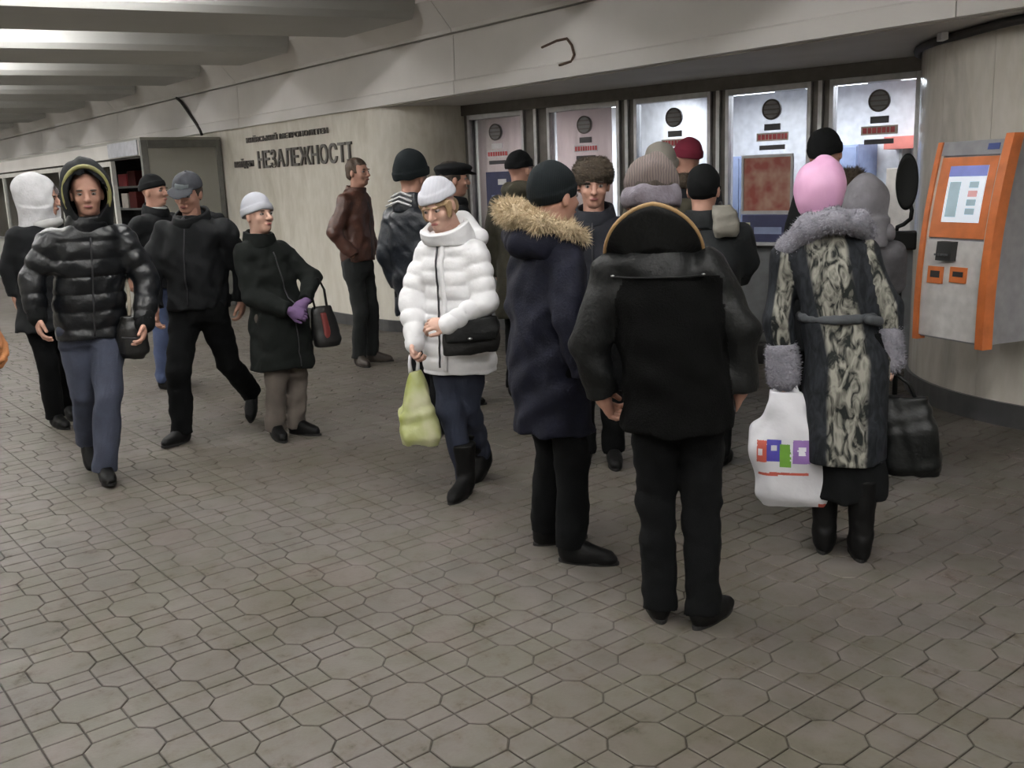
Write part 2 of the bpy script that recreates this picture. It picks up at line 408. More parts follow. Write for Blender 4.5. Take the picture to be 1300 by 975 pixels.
def piece_polys():
    # (x along the wall, y across); slab [0,TV] x [0,TU]
    out = []
    cx, cy = TV / 2, TU / 2
    out.append([(cx - QB, cy - PB + CH), (cx - SB, cy - PB), (cx + SB, cy - PB), (cx + QB, cy - PB + CH), (cx + QB, cy + PB - CH), (cx + SB, cy + PB), (cx - SB, cy + PB), (cx - QB, cy + PB - CH)])
    quarter = [(0, 0), (QA, 0), (QA, PA - CH), (SA, PA), (0, PA)]
    for fx in (0, 1):
        for fy in (0, 1):
            out.append([(TV - x if fx else x, TU - y if fy else y) for x, y in quarter])
    w = PA - CH
    out.append([(cx - SB, 0), (cx + SB, 0), (cx + SB, w), (cx - SB, w)])
    out.append([(cx - SB, TU - w), (cx + SB, TU - w), (cx + SB, TU), (cx - SB, TU)])
    out.append([(0, PA), (SA, PA), (SA, TU - PA), (0, TU - PA)])
    out.append([(TV - SA, PA), (TV, PA), (TV, TU - PA), (TV - SA, TU - PA)])
    return [ccw(p) for p in out]
POLYS = piece_polys()
def piece_geo(poly):
    o = inset(poly, 0.0028); t = inset(poly, 0.0055); n = len(o)
    c = poly.mean(0)
    V = np.zeros((3 * n, 3)); V[:n, :2] = o; V[:n, 2] = -0.0075; V[n:2 * n, :2] = o; V[n:2 * n, 2] = -0.002; V[2 * n:, :2] = t
    Fq = [tuple(range(2 * n, 3 * n))]
    for i in range(n):
        j = (i + 1) % n
        Fq.append((i, j, j + n, i + n)); Fq.append((i + n, j + n, j + 2 * n, i + 2 * n))
    return V, Fq, c
GEO = [piece_geo(p) for p in POLYS]
FX0, FX1, FY0, FY1 = TX0 - 30 * TV, TX0 + 11 * TV, TY0 - 8 * TU, TY0 + 18 * TU
XA, XB, YA, YB = -34.0, 5.0, -5.0, 9.8
fv = [(FX0, FY0, -0.0075), (FX1, FY0, -0.0075), (FX1, FY1, -0.0075), (FX0, FY1, -0.0075),
      (XA, YA, -0.0006), (XB, YA, -0.0006), (XB, YB, -0.0006), (XA, YB, -0.0006),
      (FX0, FY0, -0.0006), (FX1, FY0, -0.0006), (FX1, FY1, -0.0006), (FX0, FY1, -0.0006)]
ff = [(0, 1, 2, 3), (4, 5, 9, 8), (5, 6, 10, 9), (6, 7, 11, 10), (7, 4, 8, 11)]
floor = struct(obj('floor', fv, ff, ['grout', 'tile'], mi=[0, 1, 1, 1, 1]))
cand = []
for ix in range(-30, 11):
    for iy in range(-8, 18):
        ox, oy = TX0 + ix * TV, TY0 + iy * TU
        for k, (V, Fq, c) in enumerate(GEO):
            p = Vector((ox + c[0], oy + c[1], 0)) - Vector((0, 0, 1.65))
            d = p.dot(CF)
            vis = 0.0
            if d > 0.3:
                px = 650 + 1250 * p.dot(CR) / d; py = 487.5 - 1250 * p.dot(CU) / d
                if -10 < px < 1310 and 480 < py < 985:
                    ar = 0.01 * (2.2 if k == 0 else 1.0)
                    vis = ar * 1.65 / d ** 3
            cand.append((vis, ox, oy, k))
cand.sort(key=lambda t: -t[0])
pm = [mesh_from('floor_tile', V, Fq, 'tile') for V, Fq, c in GEO]
for vis, ox, oy, k in cand[:300]:
    o = bpy.data.objects.new('floor_tile', pm[k]); COL.objects.link(o); o.parent = floor
    o.location = (ox, oy, RNG.uniform(-0.0012, 0.0))
SV, SF = [], []
for vis, ox, oy, k in cand[300:]:
    V, Fq, c = GEO[k]; b = len(SV)
    dz = RNG.uniform(-0.0012, 0.0)
    SV += [(v[0] + ox, v[1] + oy, v[2] + dz) for v in V]
    SF += [tuple(i + b for i in f) for f in Fq]
tag(obj('floor_tiles', SV, SF, 'tile', floor), kind='stuff')

# ------------------------------------------------------------------ shell of the hall
WL = 5.9                        # plane of the long wall
def arc(cx, cy, r, a0, a1, n):
    return [(cx + r * math.cos(math.radians(a0 + (a1 - a0) * i / n)), cy + r * math.sin(math.radians(a0 + (a1 - a0) * i / n))) for i in range(n + 1)]
arcL = arc(-9.75, 6.55, 0.65, -90, 0, 14)
struct(prism('wall_left', [(XA, WL)] + arcL + [(-9.1, 7.3), (XA, 7.3)], 0.0, 2.48, 'marble'))
def strip_along(name, path, th, z0, z1, m):
    V, Fq = [], []
    n = len(path)
    for i, (x, y) in enumerate(path):
        a = Vector(path[max(i - 1, 0)]); b = Vector(path[min(i + 1, n - 1)]); t = (b - a).normalized(); nn = Vector((t.y, -t.x))
        V += [(x, y, z0), (x + nn.x * th, y + nn.y * th, z0), (x + nn.x * th, y + nn.y * th, z1), (x, y, z1)]
    for i in range(n - 1):
        for k in range(4): Fq.append((i * 4 + k, i * 4 + (k + 1) % 4, i * 4 + 4 + (k + 1) % 4, i * 4 + 4 + k))
    Fq += [(3, 2, 1, 0), tuple((n - 1) * 4 + k for k in range(4))]
    return obj(name, V, Fq, m)
struct(strip_along('baseboard_left', [(-13.8, WL)] + arcL + [(-9.1, 6.72)], 0.02, 0.0, 0.13, 'dark_stone'))
# curved wall on the right, clad in tall slabs
RC = (-2.53, 7.75); RR = 1.55
wr = struct(prism('wall_right', arc(RC[0], RC[1], RR - 0.03, 180, 270, 24) + [(XB, RC[1] - RR + 0.03), (XB, 9.6), (RC[0] - RR + 0.03, 9.6)], 0.0, 2.9, 'dark_stone'))
def curved_slab(a0, a1, z0, z1):
    P = arc(RC[0], RC[1], RR, a0, a1, 6); Q = arc(RC[0], RC[1], RR - 0.03, a0, a1, 6)
    V = [(x, y, z) for z in (z0, z1) for x, y in P + Q]; n = 7
    Fq = []
    for i in range(6):
        Fq += [(i, i + 1, 14 + i + 1, 14 + i), (7 + i + 1, 7 + i, 21 + i, 21 + i + 1), (14 + i, 14 + i + 1, 21 + i + 1, 21 + i), (i + 1, i, 7 + i, 7 + i + 1)]
    Fq += [(0, 14, 21, 7), (6, 13, 27, 20)]
    return obj('slab', V, Fq, 'marble_polished', wr)
for k in range(5):
    a0 = 180 + k * 18
    curved_slab(a0 + 0.06, a0 + 17.94, 0.0, 2.86)
for k in range(12):
    x0 = RC[0] + k * 0.6
    boxes('slab', [(x0 + 0.002, x0 + 0.598, RC[1] - RR, RC[1] - RR + 0.03, 0.0, 2.86)], 'marble_polished', wr)
struct(strip_along('baseboard_right', [(RC[0] - RR, 7.9)] + arc(RC[0], RC[1], RR, 180, 270, 24) + [(XB, RC[1] - RR)], 0.025, 0.0, 0.15, 'dark_stone'))
# bulkhead above the wall: lower fascia panels with a lip, sloping cornice panels above a groove
bulk = struct(boxes('wall_bulkhead', [(XA, XB, 5.93, 9.8, 2.5, 3.75)], 'plaster'))
def run(name, prof, x0, x1, m, parent):
    n = len(prof)
    V = [(x0, y, z) for y, z in prof] + [(x1, y, z) for y, z in prof]
    Fq = [tuple(range(n)), tuple(range(2 * n - 1, n - 1, -1))] + [(i, i + n, (i + 1) % n + n, (i + 1) % n) for i in range(n)]
    return obj(name, V, Fq, m, parent)
LOWER = [(5.93, 2.48), (5.85, 2.48), (5.85, 2.60), (5.865, 2.615), (5.875, 3.035), (5.93, 3.035)]
UPPER = [(5.93, 3.055), (5.855, 3.055), (5.845, 3.09), (5.62, 3.335), (5.62, 3.40), (5.93, 3.40)]
jx = [-34.0, -28.05, -23.05, -18.05, -13.05, -8.05, -3.05, 1.95, 5.0]
for a, b in zip(jx[:-1], jx[1:]):
    run('fascia_panel', LOWER, a + 0.004, b - 0.004, 'plaster', bulk)
    run('cornice_panel', UPPER, a + 0.004, b - 0.004, 'plaster', bulk)
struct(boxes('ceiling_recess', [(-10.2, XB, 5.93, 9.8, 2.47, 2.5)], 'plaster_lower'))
ceil = struct(boxes('ceiling', [(XA, XB, YA, 9.8, 3.75, 3.9)], 'ceiling_paint'))
M_ = 0.246
for k in range(-7, 8):
    xn = -12.34 - 2.65 * k; xf = xn - 1.40
    if xn + M_ * 5.6 > 5.5 or xf < -36: continue
    V = []
    for y in (YA, 5.615):
        s = M_ * y
        V += [(xf + s - 0.10, y, 3.75), (xf + s, y, 3.26), (xf + s + 0.05, y, 3.20), (xn + s - 0.05, y, 3.20), (xn + s, y, 3.26), (xn + s + 0.10, y, 3.75)]
    Fq = [tuple(range(6)), tuple(range(11, 5, -1))] + [(i, i + 6, (i + 1) % 6 + 6, (i + 1) % 6) for i in range(6)]
    obj('rib', V, Fq, 'rib_paint', ceil)
struct(boxes('wall_back', [(XA, XB, YA - 0.2, YA, 0, 3.75)], 'marble'))
struct(boxes('wall_far', [(XA - 0.2, XA, YA, 9.8, 0, 3.75)], 'marble'))
struct(boxes('wall_near', [(XB, XB + 0.2, YA, 9.8, 0, 3.75)], 'marble'))
# fluorescent strips in the slots between the ribs
ang = math.atan2(1.0, M_)
for k in range(-6, 8):
    xc = -11.72 - 2.65 * k
    for yc in (-1.6, 1.95):
        x = xc + M_ * yc
        if x > 4.2 or x < -32: continue
        L = thing('ceiling_lamp', 'twin-tube fluorescent strip set high in a slot between ceiling ribs', 'lamp', (x, yc, 3.55), ang, 'fluorescent strips between the ceiling ribs')
        boxes('housing', [(-1.3, 1.3, -0.12, 0.12, -0.05, 0.0)], 'white_frame', L)
        for q in (-1.0, 1.0): boxes('hanger', [(q - 0.01, q + 0.01, -0.01, 0.01, 0.0, 0.2)], 'metal', L)
        for s in (-1, 1):
            tube('lamp_tube', [(-1.25, s * 0.06, -0.085), (1.25, s * 0.06, -0.085)], 0.018, 'lamp_glow', L, 8)

# ------------------------------------------------------------------ ticket office front
WA = (-4.16, 7.52); WANG = math.atan2(0.165, 1.0)
def wframe(o): o.location = (WA[0], WA[1], 0); o.rotation_euler = (0, 0, WANG); return o
EDG = [(-4.90, -4.15), (-3.76, -2.92), (-2.68, -1.91), (-1.69, -0.95), (-0.72, -0.05)]
S0, S1 = -5.14, 0.19
wc = struct(wframe(boxes('wall_counter', [(S0, S1, 0.02, 0.10, 0.0, 1.0)], 'panel_grey')))
b = S0
for (l, r) in EDG:
    boxes('counter_panel', [(l - 0.08, r + 0.08, 0.0, 0.02, 0.13, 0.97)], 'panel_grey', wc)
boxes('kick_plate', [(S0, S1, 0.0, 0.02, 0.0, 0.12)], 'dark_stone', wc)
boxes('counter_ledge', [(S0, S1, -0.14, 0.12, 1.0, 1.03)], 'aluminium', wc, 0.004)
boxes('header', [(S0, S1, -0.01, 0.12, 2.36, 2.47)], 'bronze_frame', wc)
edges = [S0] + [e for lr in EDG for e in lr] + [S1]
for i in range(0, len(edges), 2):
    a, b = edges[i] + (0 if i == 0 else 0.035), edges[i + 1] - (0 if i == len(edges) - 2 else 0.035)
    if b - a > 0.02:
        boxes('post', [(a, b, 0.03, 0.11, 1.03, 2.36)], 'bronze_frame', wc)
        if b - a > 0.06: boxes('cover_strip', [((a + b) / 2 - 0.018, (a + b) / 2 + 0.018, 0.0, 0.03, 1.03, 2.36)], 'aluminium', wc)
for i, (l, r) in enumerate(EDG):
    w = struct(wframe(bpy.data.objects.new('window_%d' % (i + 1), None))); COL.objects.link(w)
    for nm, bx in (('frame_side', (l - 0.035, l, 0.0, 0.09, 1.03, 2.36)), ('frame_side', (r, r + 0.035, 0.0, 0.09, 1.03, 2.36)),
                   ('frame_top', (l, r, 0.0, 0.09, 2.31, 2.36)), ('frame_bottom', (l, r, 0.0, 0.09, 1.03, 1.06))):
        boxes(nm, [bx], 'aluminium', w, 0.003)
    boxes('pane', [(l, r, 0.04, 0.048, 1.06, 2.31)], 'glass', w)
    c = [-4.53, -3.32, -2.27, -1.28, -0.34][i]
    # round speaking vent near the top of the pane
    vent = obj('speaking_vent', *(lambda n=24, r_=0.085: ([(c + r_ * math.cos(2 * PI * k / n), y, 2.16 + r_ * math.sin(2 * PI * k / n)) for y in (0.012, 0.04) for k in range(n)],
               [tuple(range(n)), tuple(range(2 * n - 1, n - 1, -1))] + [(k, k + n, (k + 1) % n + n, (k + 1) % n) for k in range(n)]))(), 'vent_grey', w)
    tube('vent_rim', [(c + 0.082 * math.cos(2 * PI * k / 24), 0.012, 2.16 + 0.082 * math.sin(2 * PI * k / 24)) for k in range(24)], 0.008, 'bronze_frame', vent, 6, True)
    for zz in (-0.04, 0.0, 0.04):
        hw = math.sqrt(0.075 ** 2 - zz ** 2)
        boxes('vent_slat', [(c - hw, c + hw, 0.004, 0.012, 2.16 + zz - 0.006, 2.16 + zz + 0.006)], 'bronze_frame', vent)
    boxes('number_plate', [(c - 0.075, c + 0.075, 0.03, 0.04, 1.985, 2.04)], 'sticker_white' if i == 0 else 'sticker_dark', w)
    rp = boxes('red_notice', [(c - 0.15, c + 0.15, 0.034, 0.04, 1.895, 1.965)], 'sticker_white' if i in (0, 1) else 'office_cream', w)
    rr_ = np.random.RandomState(i)
    x = c - 0.135
    while x < c + 0.12:                                   # a line of red capitals too small to read
        wd = rr_.uniform(0.018, 0.034)
        boxes('red_character', [(x, x + wd, 0.031, 0.034, 1.908, 1.952)], 'sticker_red', rp); x += wd + 0.009
    boxes('dark_strip', [(c - 0.12, c + 0.12, 0.03, 0.04, 1.82, 1.86)], 'sticker_dark', w)
    boxes('pay_tray', [(c - 0.14, c + 0.14, -0.10, 0.03, 1.03, 1.045)], 'metal', w)
# the room behind the glass
of = struct(wframe(boxes('wall_office', [(S0, 0.04, 2.0, 2.1, 0, 2.46), (S0 - 0.1, S0, 0.12, 2.1, 0, 2.46), (0.0, 0.04, 0.12, 2.0, 0, 2.46), (-2.83, -2.77, 0.15, 2.0, 0, 2.46)], 'office_white')))
for k, (l, r) in enumerate(EDG[:2]):
    bl = wframe(tag(bpy.data.objects.new('roller_blind', None), ['pale pinkish blind drawn behind the ticket window nearest the lettered wall', 'pale pinkish blind with a lit gap beside it, behind the second ticket window'][k], 'blind')); COL.objects.link(bl)
    rr2 = r - (0.2 if k == 1 else 0.03)
    V = []; nseg = 24
    for j in range(nseg + 1):
        x = l - 0.03 + (rr2 - l + 0.06) * j / nseg; y = 0.16 + 0.008 * math.sin(j * 1.9)
        V += [(x, y, 1.06), (x, y, 2.34), (x, y + 0.003, 2.34), (x, y + 0.003, 1.06)]
    Fq = []
    for j in range(nseg):
        for q in range(4): Fq.append((j * 4 + q, j * 4 + 4 + q, j * 4 + 4 + (q + 1) % 4, j * 4 + (q + 1) % 4))
    obj('cloth', V, Fq, 'blind', bl, True)
    tube('roller', [(l - 0.03, 0.165, 2.355), (rr2 + 0.03, 0.165, 2.355)], 0.014, 'aluminium', bl)
def wthing(name, label, cat):
    t = wframe(bpy.data.objects.new(name, None)); COL.objects.link(t); return tag(t, label, cat)
t = wthing('notice_board', 'dark blue printed notice on the pane of the leftmost ticket window', 'notice')
boxes('board', [(-4.70, -4.31, 0.02, 0.036, 1.34, 1.74)], 'notice_blue', t, 0.003)
boxes('printed_block', [(-4.52, -4.40, 0.017, 0.02, 1.60, 1.66)], 'sticker_white', t)
boxes('printed_block', [(-4.62, -4.42, 0.017, 0.02, 1.46, 1.49)], 'office_blue', t)
for lab, bx, m in (('tall blue-grey cabinet seen through the third ticket window', (-2.60, -2.2, 1.5, 1.98, 0, 1.80), 'office_blue'),
                   ('tall blue-grey cabinet seen through the fourth ticket window', (-1.62, -1.12, 1.5, 1.98, 0, 1.86), 'office_blue')):
    t = wthing('cabinet', lab, 'cabinet')
    boxes('body', [bx], m, t, 0.004)
    for q in (0, 1):
        xm = (bx[0] + bx[1]) / 2; a = bx[0] + 0.01 if q == 0 else xm + 0.004; e = xm - 0.004 if q == 0 else bx[1] - 0.01
        dr = boxes('door', [(a, e, bx[2] - 0.02, bx[2] - 0.001, 0.05, bx[5] - 0.02)], m, t, 0.003)
        boxes('handle', [(xm + (-0.03 if q == 0 else 0.02), xm + (-0.02 if q == 0 else 0.03), bx[2] - 0.035, bx[2] - 0.02, 1.1, 1.25)], 'metal', dr)
t = wthing('wall_shelf', 'red shelf band on the back wall seen through the rightmost ticket window', 'shelf')
boxes('board', [(-0.95, -0.01, 1.7, 1.98, 1.80, 1.92)], 'office_red', t, 0.004)
for x in (-0.8, -0.15): boxes('bracket', [(x - 0.015, x + 0.015, 1.75, 1.98, 1.66, 1.80)], 'metal', t)
t = wthing('office_screen', 'cream room divider standing behind the rightmost ticket window', 'divider')
for q in range(2):
    boxes('leaf', [(-0.72 + q * 0.36, -0.38 + q * 0.36, 1.2 + 0.03 * (q % 2), 1.23 + 0.03 * (q % 2), 0.02, 1.62)], 'office_cream', t, 0.003)
    boxes('foot', [(-0.58 + q * 0.36, -0.53 + q * 0.36, 1.1, 1.36, 0, 0.02)], 'metal', t)
for k, (x, lab) in enumerate(((-3.9, 'flat office ceiling light behind the two blinds'), (-2.25, 'flat office ceiling light behind the third ticket window'), (-1.30, 'flat office ceiling light behind the fourth ticket window'), (-0.37, 'flat office ceiling light behind the rightmost ticket window'))):
    L = wthing('office_lamp', lab, 'lamp')
    boxes('housing', [(x - 0.33, x + 0.33, 0.75, 1.41, 2.42, 2.468)], 'office_white', L)
    boxes('diffuser', [(x - 0.30, x + 0.30, 0.78, 1.38, 2.41, 2.42)], 'office_glow', L)
    ld = bpy.data.lights.new('office_light', 'AREA'); ld.size = 0.55; ld.energy = BOOTH_LAMP_W * (5.0 if k == 0 else 1.0); ld.color = (0.93, 0.96, 1.0)
    lo = bpy.data.objects.new('office_light', ld); COL.objects.link(lo); lo.parent = L; lo.location = (x, 1.08, 2.40)
t = wthing('framed_poster', 'dark red framed poster leaning in the fourth ticket window', 'poster')
boxes('picture', [(-1.49, -1.045, -0.075, -0.068, 1.30, 1.755)], 'poster_red', t)
for bx in ((-1.51, -1.03, -0.085, -0.06, 1.755, 1.78), (-1.51, -1.03, -0.085, -0.06, 1.27, 1.30), (-1.51, -1.49, -0.085, -0.06, 1.30, 1.755), (-1.045, -1.03 + 0.005, -0.085, -0.06, 1.30, 1.755)):
    boxes('frame_rail', [bx], 'poster_frame', t)
t = wthing('display_stand', 'dark blue counter box under the red poster', 'box')
boxes('case', [(-1.48, -1.01, -0.12, -0.02, 1.03, 1.265)], 'notice_blue', t, 0.006)
boxes('front_label', [(-1.36, -1.10, -0.124, -0.12, 1.10, 1.16)], 'office_blue', t)
boxes('front_label', [(-1.45, -1.40, -0.124, -0.12, 1.08, 1.20)], 'plastic_green', t)

# ------------------------------------------------------------------ wall lettering
def letters(root, text, x0, x1, z0, h, shear=0.0):
    cu = bpy.data.curves.new('t', 'FONT'); cu.body = text; cu.size = 1.0; cu.extrude = 0.0
    cu.extrude = 0.02; cu.offset = 0.012
    tmp = bpy.data.objects.new('t', cu); COL.objects.link(tmp)
    adv = []
    total = 0.0
    glyphs = []
    for ch in text:
        if ch == ' ':
            total += 0.4; glyphs.append(None); adv.append(total); continue
        cu.body = ch
        bpy.context.view_layer.update()
        dg = bpy.context.evaluated_depsgraph_get()
        me = bpy.data.meshes.new_from_object(tmp.evaluated_get(dg))
        co = np.zeros(len(me.vertices) * 3, dtype=np.float32); me.vertices.foreach_get('co', co); co = co.reshape(-1, 3)
        glyphs.append((me, co, total)); wdt = co[:, 0].max() - co[:, 0].min()
        co[:, 0] -= co[:, 0].min()
        total += wdt + 0.11; adv.append(total)
    hh = max(g[1][:, 1].max() for g in glyphs if g)
    sx = (x1 - x0) / (total - 0.11); sz = h / hh
    for g in glyphs:
        if not g: continue
        me, co, xo = g
        # reads left to right along +x on the wall's front face
        V = np.stack([x0 + (co[:, 0] + xo) * sx, WL - 0.012 - co[:, 2] * 0.6, z0 + co[:, 1] * sz], 1)
        me.vertices.foreach_set('co', V.astype(np.float32).ravel()); me.materials.clear(); me.materials.append(MATS['letter_metal']); me.update(); me.name = 'letter'
        link('letter', me, root)
    bpy.data.objects.remove(tmp)
for nm, lab, args in (('wall_lettering', 'large dark metal capitals fixed to the beige wall', ('НЕЗАЛЕЖНОСТІ', -12.62, -10.14, 1.925, 0.225)),
                      ('wall_lettering', 'small top line of dark metal lettering on the beige wall', ('КИЇВСЬКИЙ МЕТРОПОЛІТЕН', -12.93, -10.67, 2.27, 0.085)),
                      ('wall_lettering', 'short small dark word left of the large wall capitals', ('майдан', -13.38, -12.78, 1.96, 0.11))):
    t = thing(nm, lab, 'lettering'); letters(t, *args)

# ------------------------------------------------------------------ cables
def cable(name, pts, r, m, label): return tag(tube(name, pts, r, m, None, 8), label, 'cable')
cable('cable', [(-15.2, 5.86, 3.05), (-15.0, 5.84, 2.98), (-14.75, 5.845, 2.80), (-14.5, 5.845, 2.62), (-14.38, 5.84, 2.53), (-14.33, 5.84, 2.46)], 0.022, 'cable', 'black cable hanging down the bulkhead above the grey booth')
cable('cable', [(-6.75, 5.868, 2.76), (-6.55, 5.862, 2.79), (-6.42, 5.86, 2.79), (-6.36, 5.858, 2.73), (-6.33, 5.856, 2.65), (-6.36, 5.85, 2.60), (-6.5, 5.84, 2.585)], 0.011, 'rust_cable', 'rusty bent wire end sticking out of the bulkhead')
pp = [(RC[0] + (RR + 0.03) * math.cos(math.radians(a)), RC[1] + (RR + 0.03) * math.sin(math.radians(a)), 2.45) for a in range(186, 246, 5)]
pp = [(p[0], p[1], 2.44) for p in pp]
cn = tag(tube('conduit', pp + [(-2.9, 6.1, 2.44), (-2.6, 6.02, 2.445), (-2.2, 5.98, 2.45), (1.0, 5.97, 2.45)], 0.028, 'cable', None, 8), 'black conduit curving round the top of the curved wall', 'pipe')
t = thing('junction_box', 'small pale clip box on the black conduit', 'box', (-3.36, 6.40, 2.44), math.radians(-45))
boxes('case', [(-0.05, 0.05, -0.075, -0.03, -0.02, 0.03)], 'sticker_white', t, 0.005)
boxes('cable_clip', [(-0.015, 0.015, -0.03, 0.03, 0.028, 0.036)], 'metal', t)

# ------------------------------------------------------------------ grey stall against the wall, far left
st = thing('market_stall', 'grey metal stall with dark glazed front and blank grey end panel', 'stall', (-13.8, 4.75, 0))
XE = -19.0
boxes('end_panel', [(-0.03, 0.0, 0.09, 1.06, 0.08, 2.26)], 'booth_grey', st, 0.004)
for bx in ((-0.06, 0.015, 0.0, 0.09, 0, 2.36), (-0.06, 0.015, 1.06, 1.13, 0, 2.36), (-0.06, 0.015, 0.09, 1.06, 2.26, 2.36), (-0.06, 0.015, 0.09, 1.06, 0.0, 0.08)):
    boxes('end_frame', [bx], 'booth_frame', st, 0.004)
boxes('roof', [(XE, 0.0, 0.0, 1.13, 2.36, 2.40)], 'booth_grey', st)
boxes('fascia_board', [(XE, -0.06, 0.0, 0.05, 2.16, 2.36)], 'plaster_lower', st)
boxes('sign_panel', [(-1.35, -0.10, -0.02, 0.0, 2.17, 2.37)], 'sign_white', st, 0.004)
boxes('back_panel', [(XE, -0.06, 1.08, 1.12, 0.0, 2.36)], 'dark_pane', st)
boxes('counter_front', [(XE, -0.06, 0.02, 0.06, 0.0, 0.85)], 'booth_grey', st)
boxes('counter_top', [(XE, -0.06, -0.03, 0.4, 0.85, 0.89)], 'booth_frame', st)
boxes('top_rail', [(XE, -1.3, -0.01, 0.05, 2.06, 2.13)], 'white_frame', st)
boxes('painted_shadow_gap', [(XE, -0.06, 0.01, 0.05, 2.13, 2.16)], 'dark_pane', st)  # solid dark strip; shade between rail and fascia is put into its colour
for k in range(9):
    x = -1.33 - k * 1.35
    boxes('mullion', [(x - 0.035, x + 0.035, -0.01, 0.05, 0.89, 2.06)], 'white_frame', st)
    boxes('pane', [(x - 1.31, x - 0.035, 0.02, 0.026, 0.89, 2.06)], 'glass', st)
boxes('shelf_board', [(XE, -0.06, 0.6, 1.08, 1.40, 1.43)], 'booth_frame', st)
boxes('shelf_board', [(XE, -0.06, 0.6, 1.08, 1.75, 1.78)], 'booth_frame', st)
for x, zb, w, h, m, lab in ((-16.20, 1.432, 0.34, 0.26, 'bag_red', 'dark red carton on the lower stall shelf, right of the cream one'),
                            (-16.62, 1.432, 0.30, 0.24, 'office_cream', 'cream carton on the lower stall shelf'),
                            (-16.15, 1.782, 0.36, 0.24, 'bag_red', 'dark red carton on the upper stall shelf, right of the bright red one'),
                            (-16.58, 1.782, 0.40, 0.20, 'sticker_red', 'bright red carton on the upper stall shelf')):
    g = thing('goods_carton', lab, 'carton', (x, 5.42, zb))
    boxes('carton_body', [(-w, 0, 0, 0.2, 0, h - 0.012)], m, g, 0.006)
    boxes('lid_flap', [(-w + 0.004, -w / 2 - 0.002, 0.004, 0.196, h - 0.012, h - 0.006)], m, g)
    boxes('lid_flap', [(-w / 2 + 0.002, -0.004, 0.004, 0.196, h - 0.012, h - 0.006)], m, g)

# ------------------------------------------------------------------ payment terminal on the curved wall
KA = Vector((-3.125, 5.70)); KB = Vector((-2.61, 5.54)); KW = (KB - KA).length; kang = math.atan2(KB.y - KA.y, KB.x - KA.x)
kt = thing('payment_terminal', 'orange and grey payment terminal with lit screen hung on the curved wall', 'payment terminal', (KA.x, KA.y, 0.62), kang)
KH = 1.15
def ky(z): return 0.17 * (max(0.0, z - 0.12) / KH) ** 2.0
def front_patch(name, x0, x1, z0, z1, off, th, m, parent, nz=10):
    """a plate that follows the terminal's curved front"""
    V, Fq = [], []
    for i in range(nz + 1):
        z = z0 + (z1 - z0) * i / nz; y = ky(z)
        V += [(x0, y - off - th, z), (x1, y - off - th, z), (x1, y - off, z), (x0, y - off, z)]
    for i in range(nz):
        for q in range(4): Fq.append((i * 4 + q, i * 4 + (q + 1) % 4, i * 4 + 4 + (q + 1) % 4, i * 4 + 4 + q))
    Fq += [(3, 2, 1, 0), tuple(nz * 4 + q for q in range(4))]
    return obj(name, V, Fq, m, parent)
kp = [(ky(KH * i / 14), KH * i / 14) for i in range(15)]
V = [(x, y, z) for x in (0.03, KW - 0.03) for y, z in kp + [(0.46, KH), (0.46, 0.0)]]; n = 17
obj('cabinet', V, [tuple(range(n)), tuple(range(2 * n - 1, n - 1, -1))] + [(i, i + n, (i + 1) % n + n, (i + 1) % n) for i in range(n)], 'kiosk_side', kt)
front_patch('side_strip', 0.0, 0.035, -0.02, KH + 0.0, -0.04, 0.065, 'kiosk_orange', kt, 16)
front_patch('side_strip', KW - 0.055, KW, -0.02, KH + 0.03, -0.045, 0.075, 'kiosk_orange', kt, 16)
fp = front_patch('front_panel', 0.035, KW - 0.055, 0.01, 0.585, -0.005, 0.015, 'kiosk_grey', kt)
front_patch('pale_edge', 0.035, 0.055, 0.585, 1.07, -0.005, 0.018, 'office_cream', kt)
front_patch('pale_edge', KW - 0.075, KW - 0.055, 0.585, 1.07, -0.005, 0.018, 'office_cream', kt)
bz = front_patch('screen_bezel', 0.055, KW - 0.075, 0.60, 1.06, -0.005, 0.02, 'kiosk_orange', kt)
sc = front_patch('screen', 0.135, KW - 0.13, 0.69, 1.01, 0.015, 0.003, 'screen_white', kt)
front_patch('screen_header', 0.135, KW - 0.13, 0.95, 1.01, 0.018, 0.002, 'screen_blue', sc)
front_patch('screen_block', 0.155, 0.235, 0.72, 0.92, 0.018, 0.002, 'screen_grey', sc)
for i in range(4): front_patch('screen_button', 0.30, 0.365, 0.735 + i * 0.05, 0.77 + i * 0.05, 0.018, 0.002, 'screen_red' if i % 3 == 2 else 'screen_grey', sc, 2)
front_patch('header_panel', 0.035, KW - 0.055, 1.07, KH, -0.005, 0.02, 'kiosk_side', kt)
front_patch('header_badge', KW - 0.17, KW - 0.09, 1.095, 1.13, 0.015, 0.003, 'kiosk_blue', kt, 2)
pd = front_patch('bill_slot_hood', 0.165, 0.28, 0.47, 0.58, 0.008, 0.045, 'bin_dark', kt, 4)
for q in range(4): boxes('key', [(0.18 + q * 0.024, 0.196 + q * 0.024, -0.062, -0.045, 0.50, 0.512)], 'panel_grey', pd)
for (a, e, z0, z1) in ((0.085, 0.20, 0.33, 0.43), (0.255, 0.375, 0.345, 0.435)):
    sl = front_patch('slot_plate', a, e, z0, z1, 0.008, 0.012, 'kiosk_orange', kt, 2)
    front_patch('slot', a + 0.025, e - 0.02, z0 + 0.035, z1 - 0.025, 0.021, 0.002, 'bin_dark', sl, 2)
boxes('wall_bracket', [(0.1, KW - 0.1, 0.42, 0.62, 0.15, 0.95)], 'panel_grey', kt)

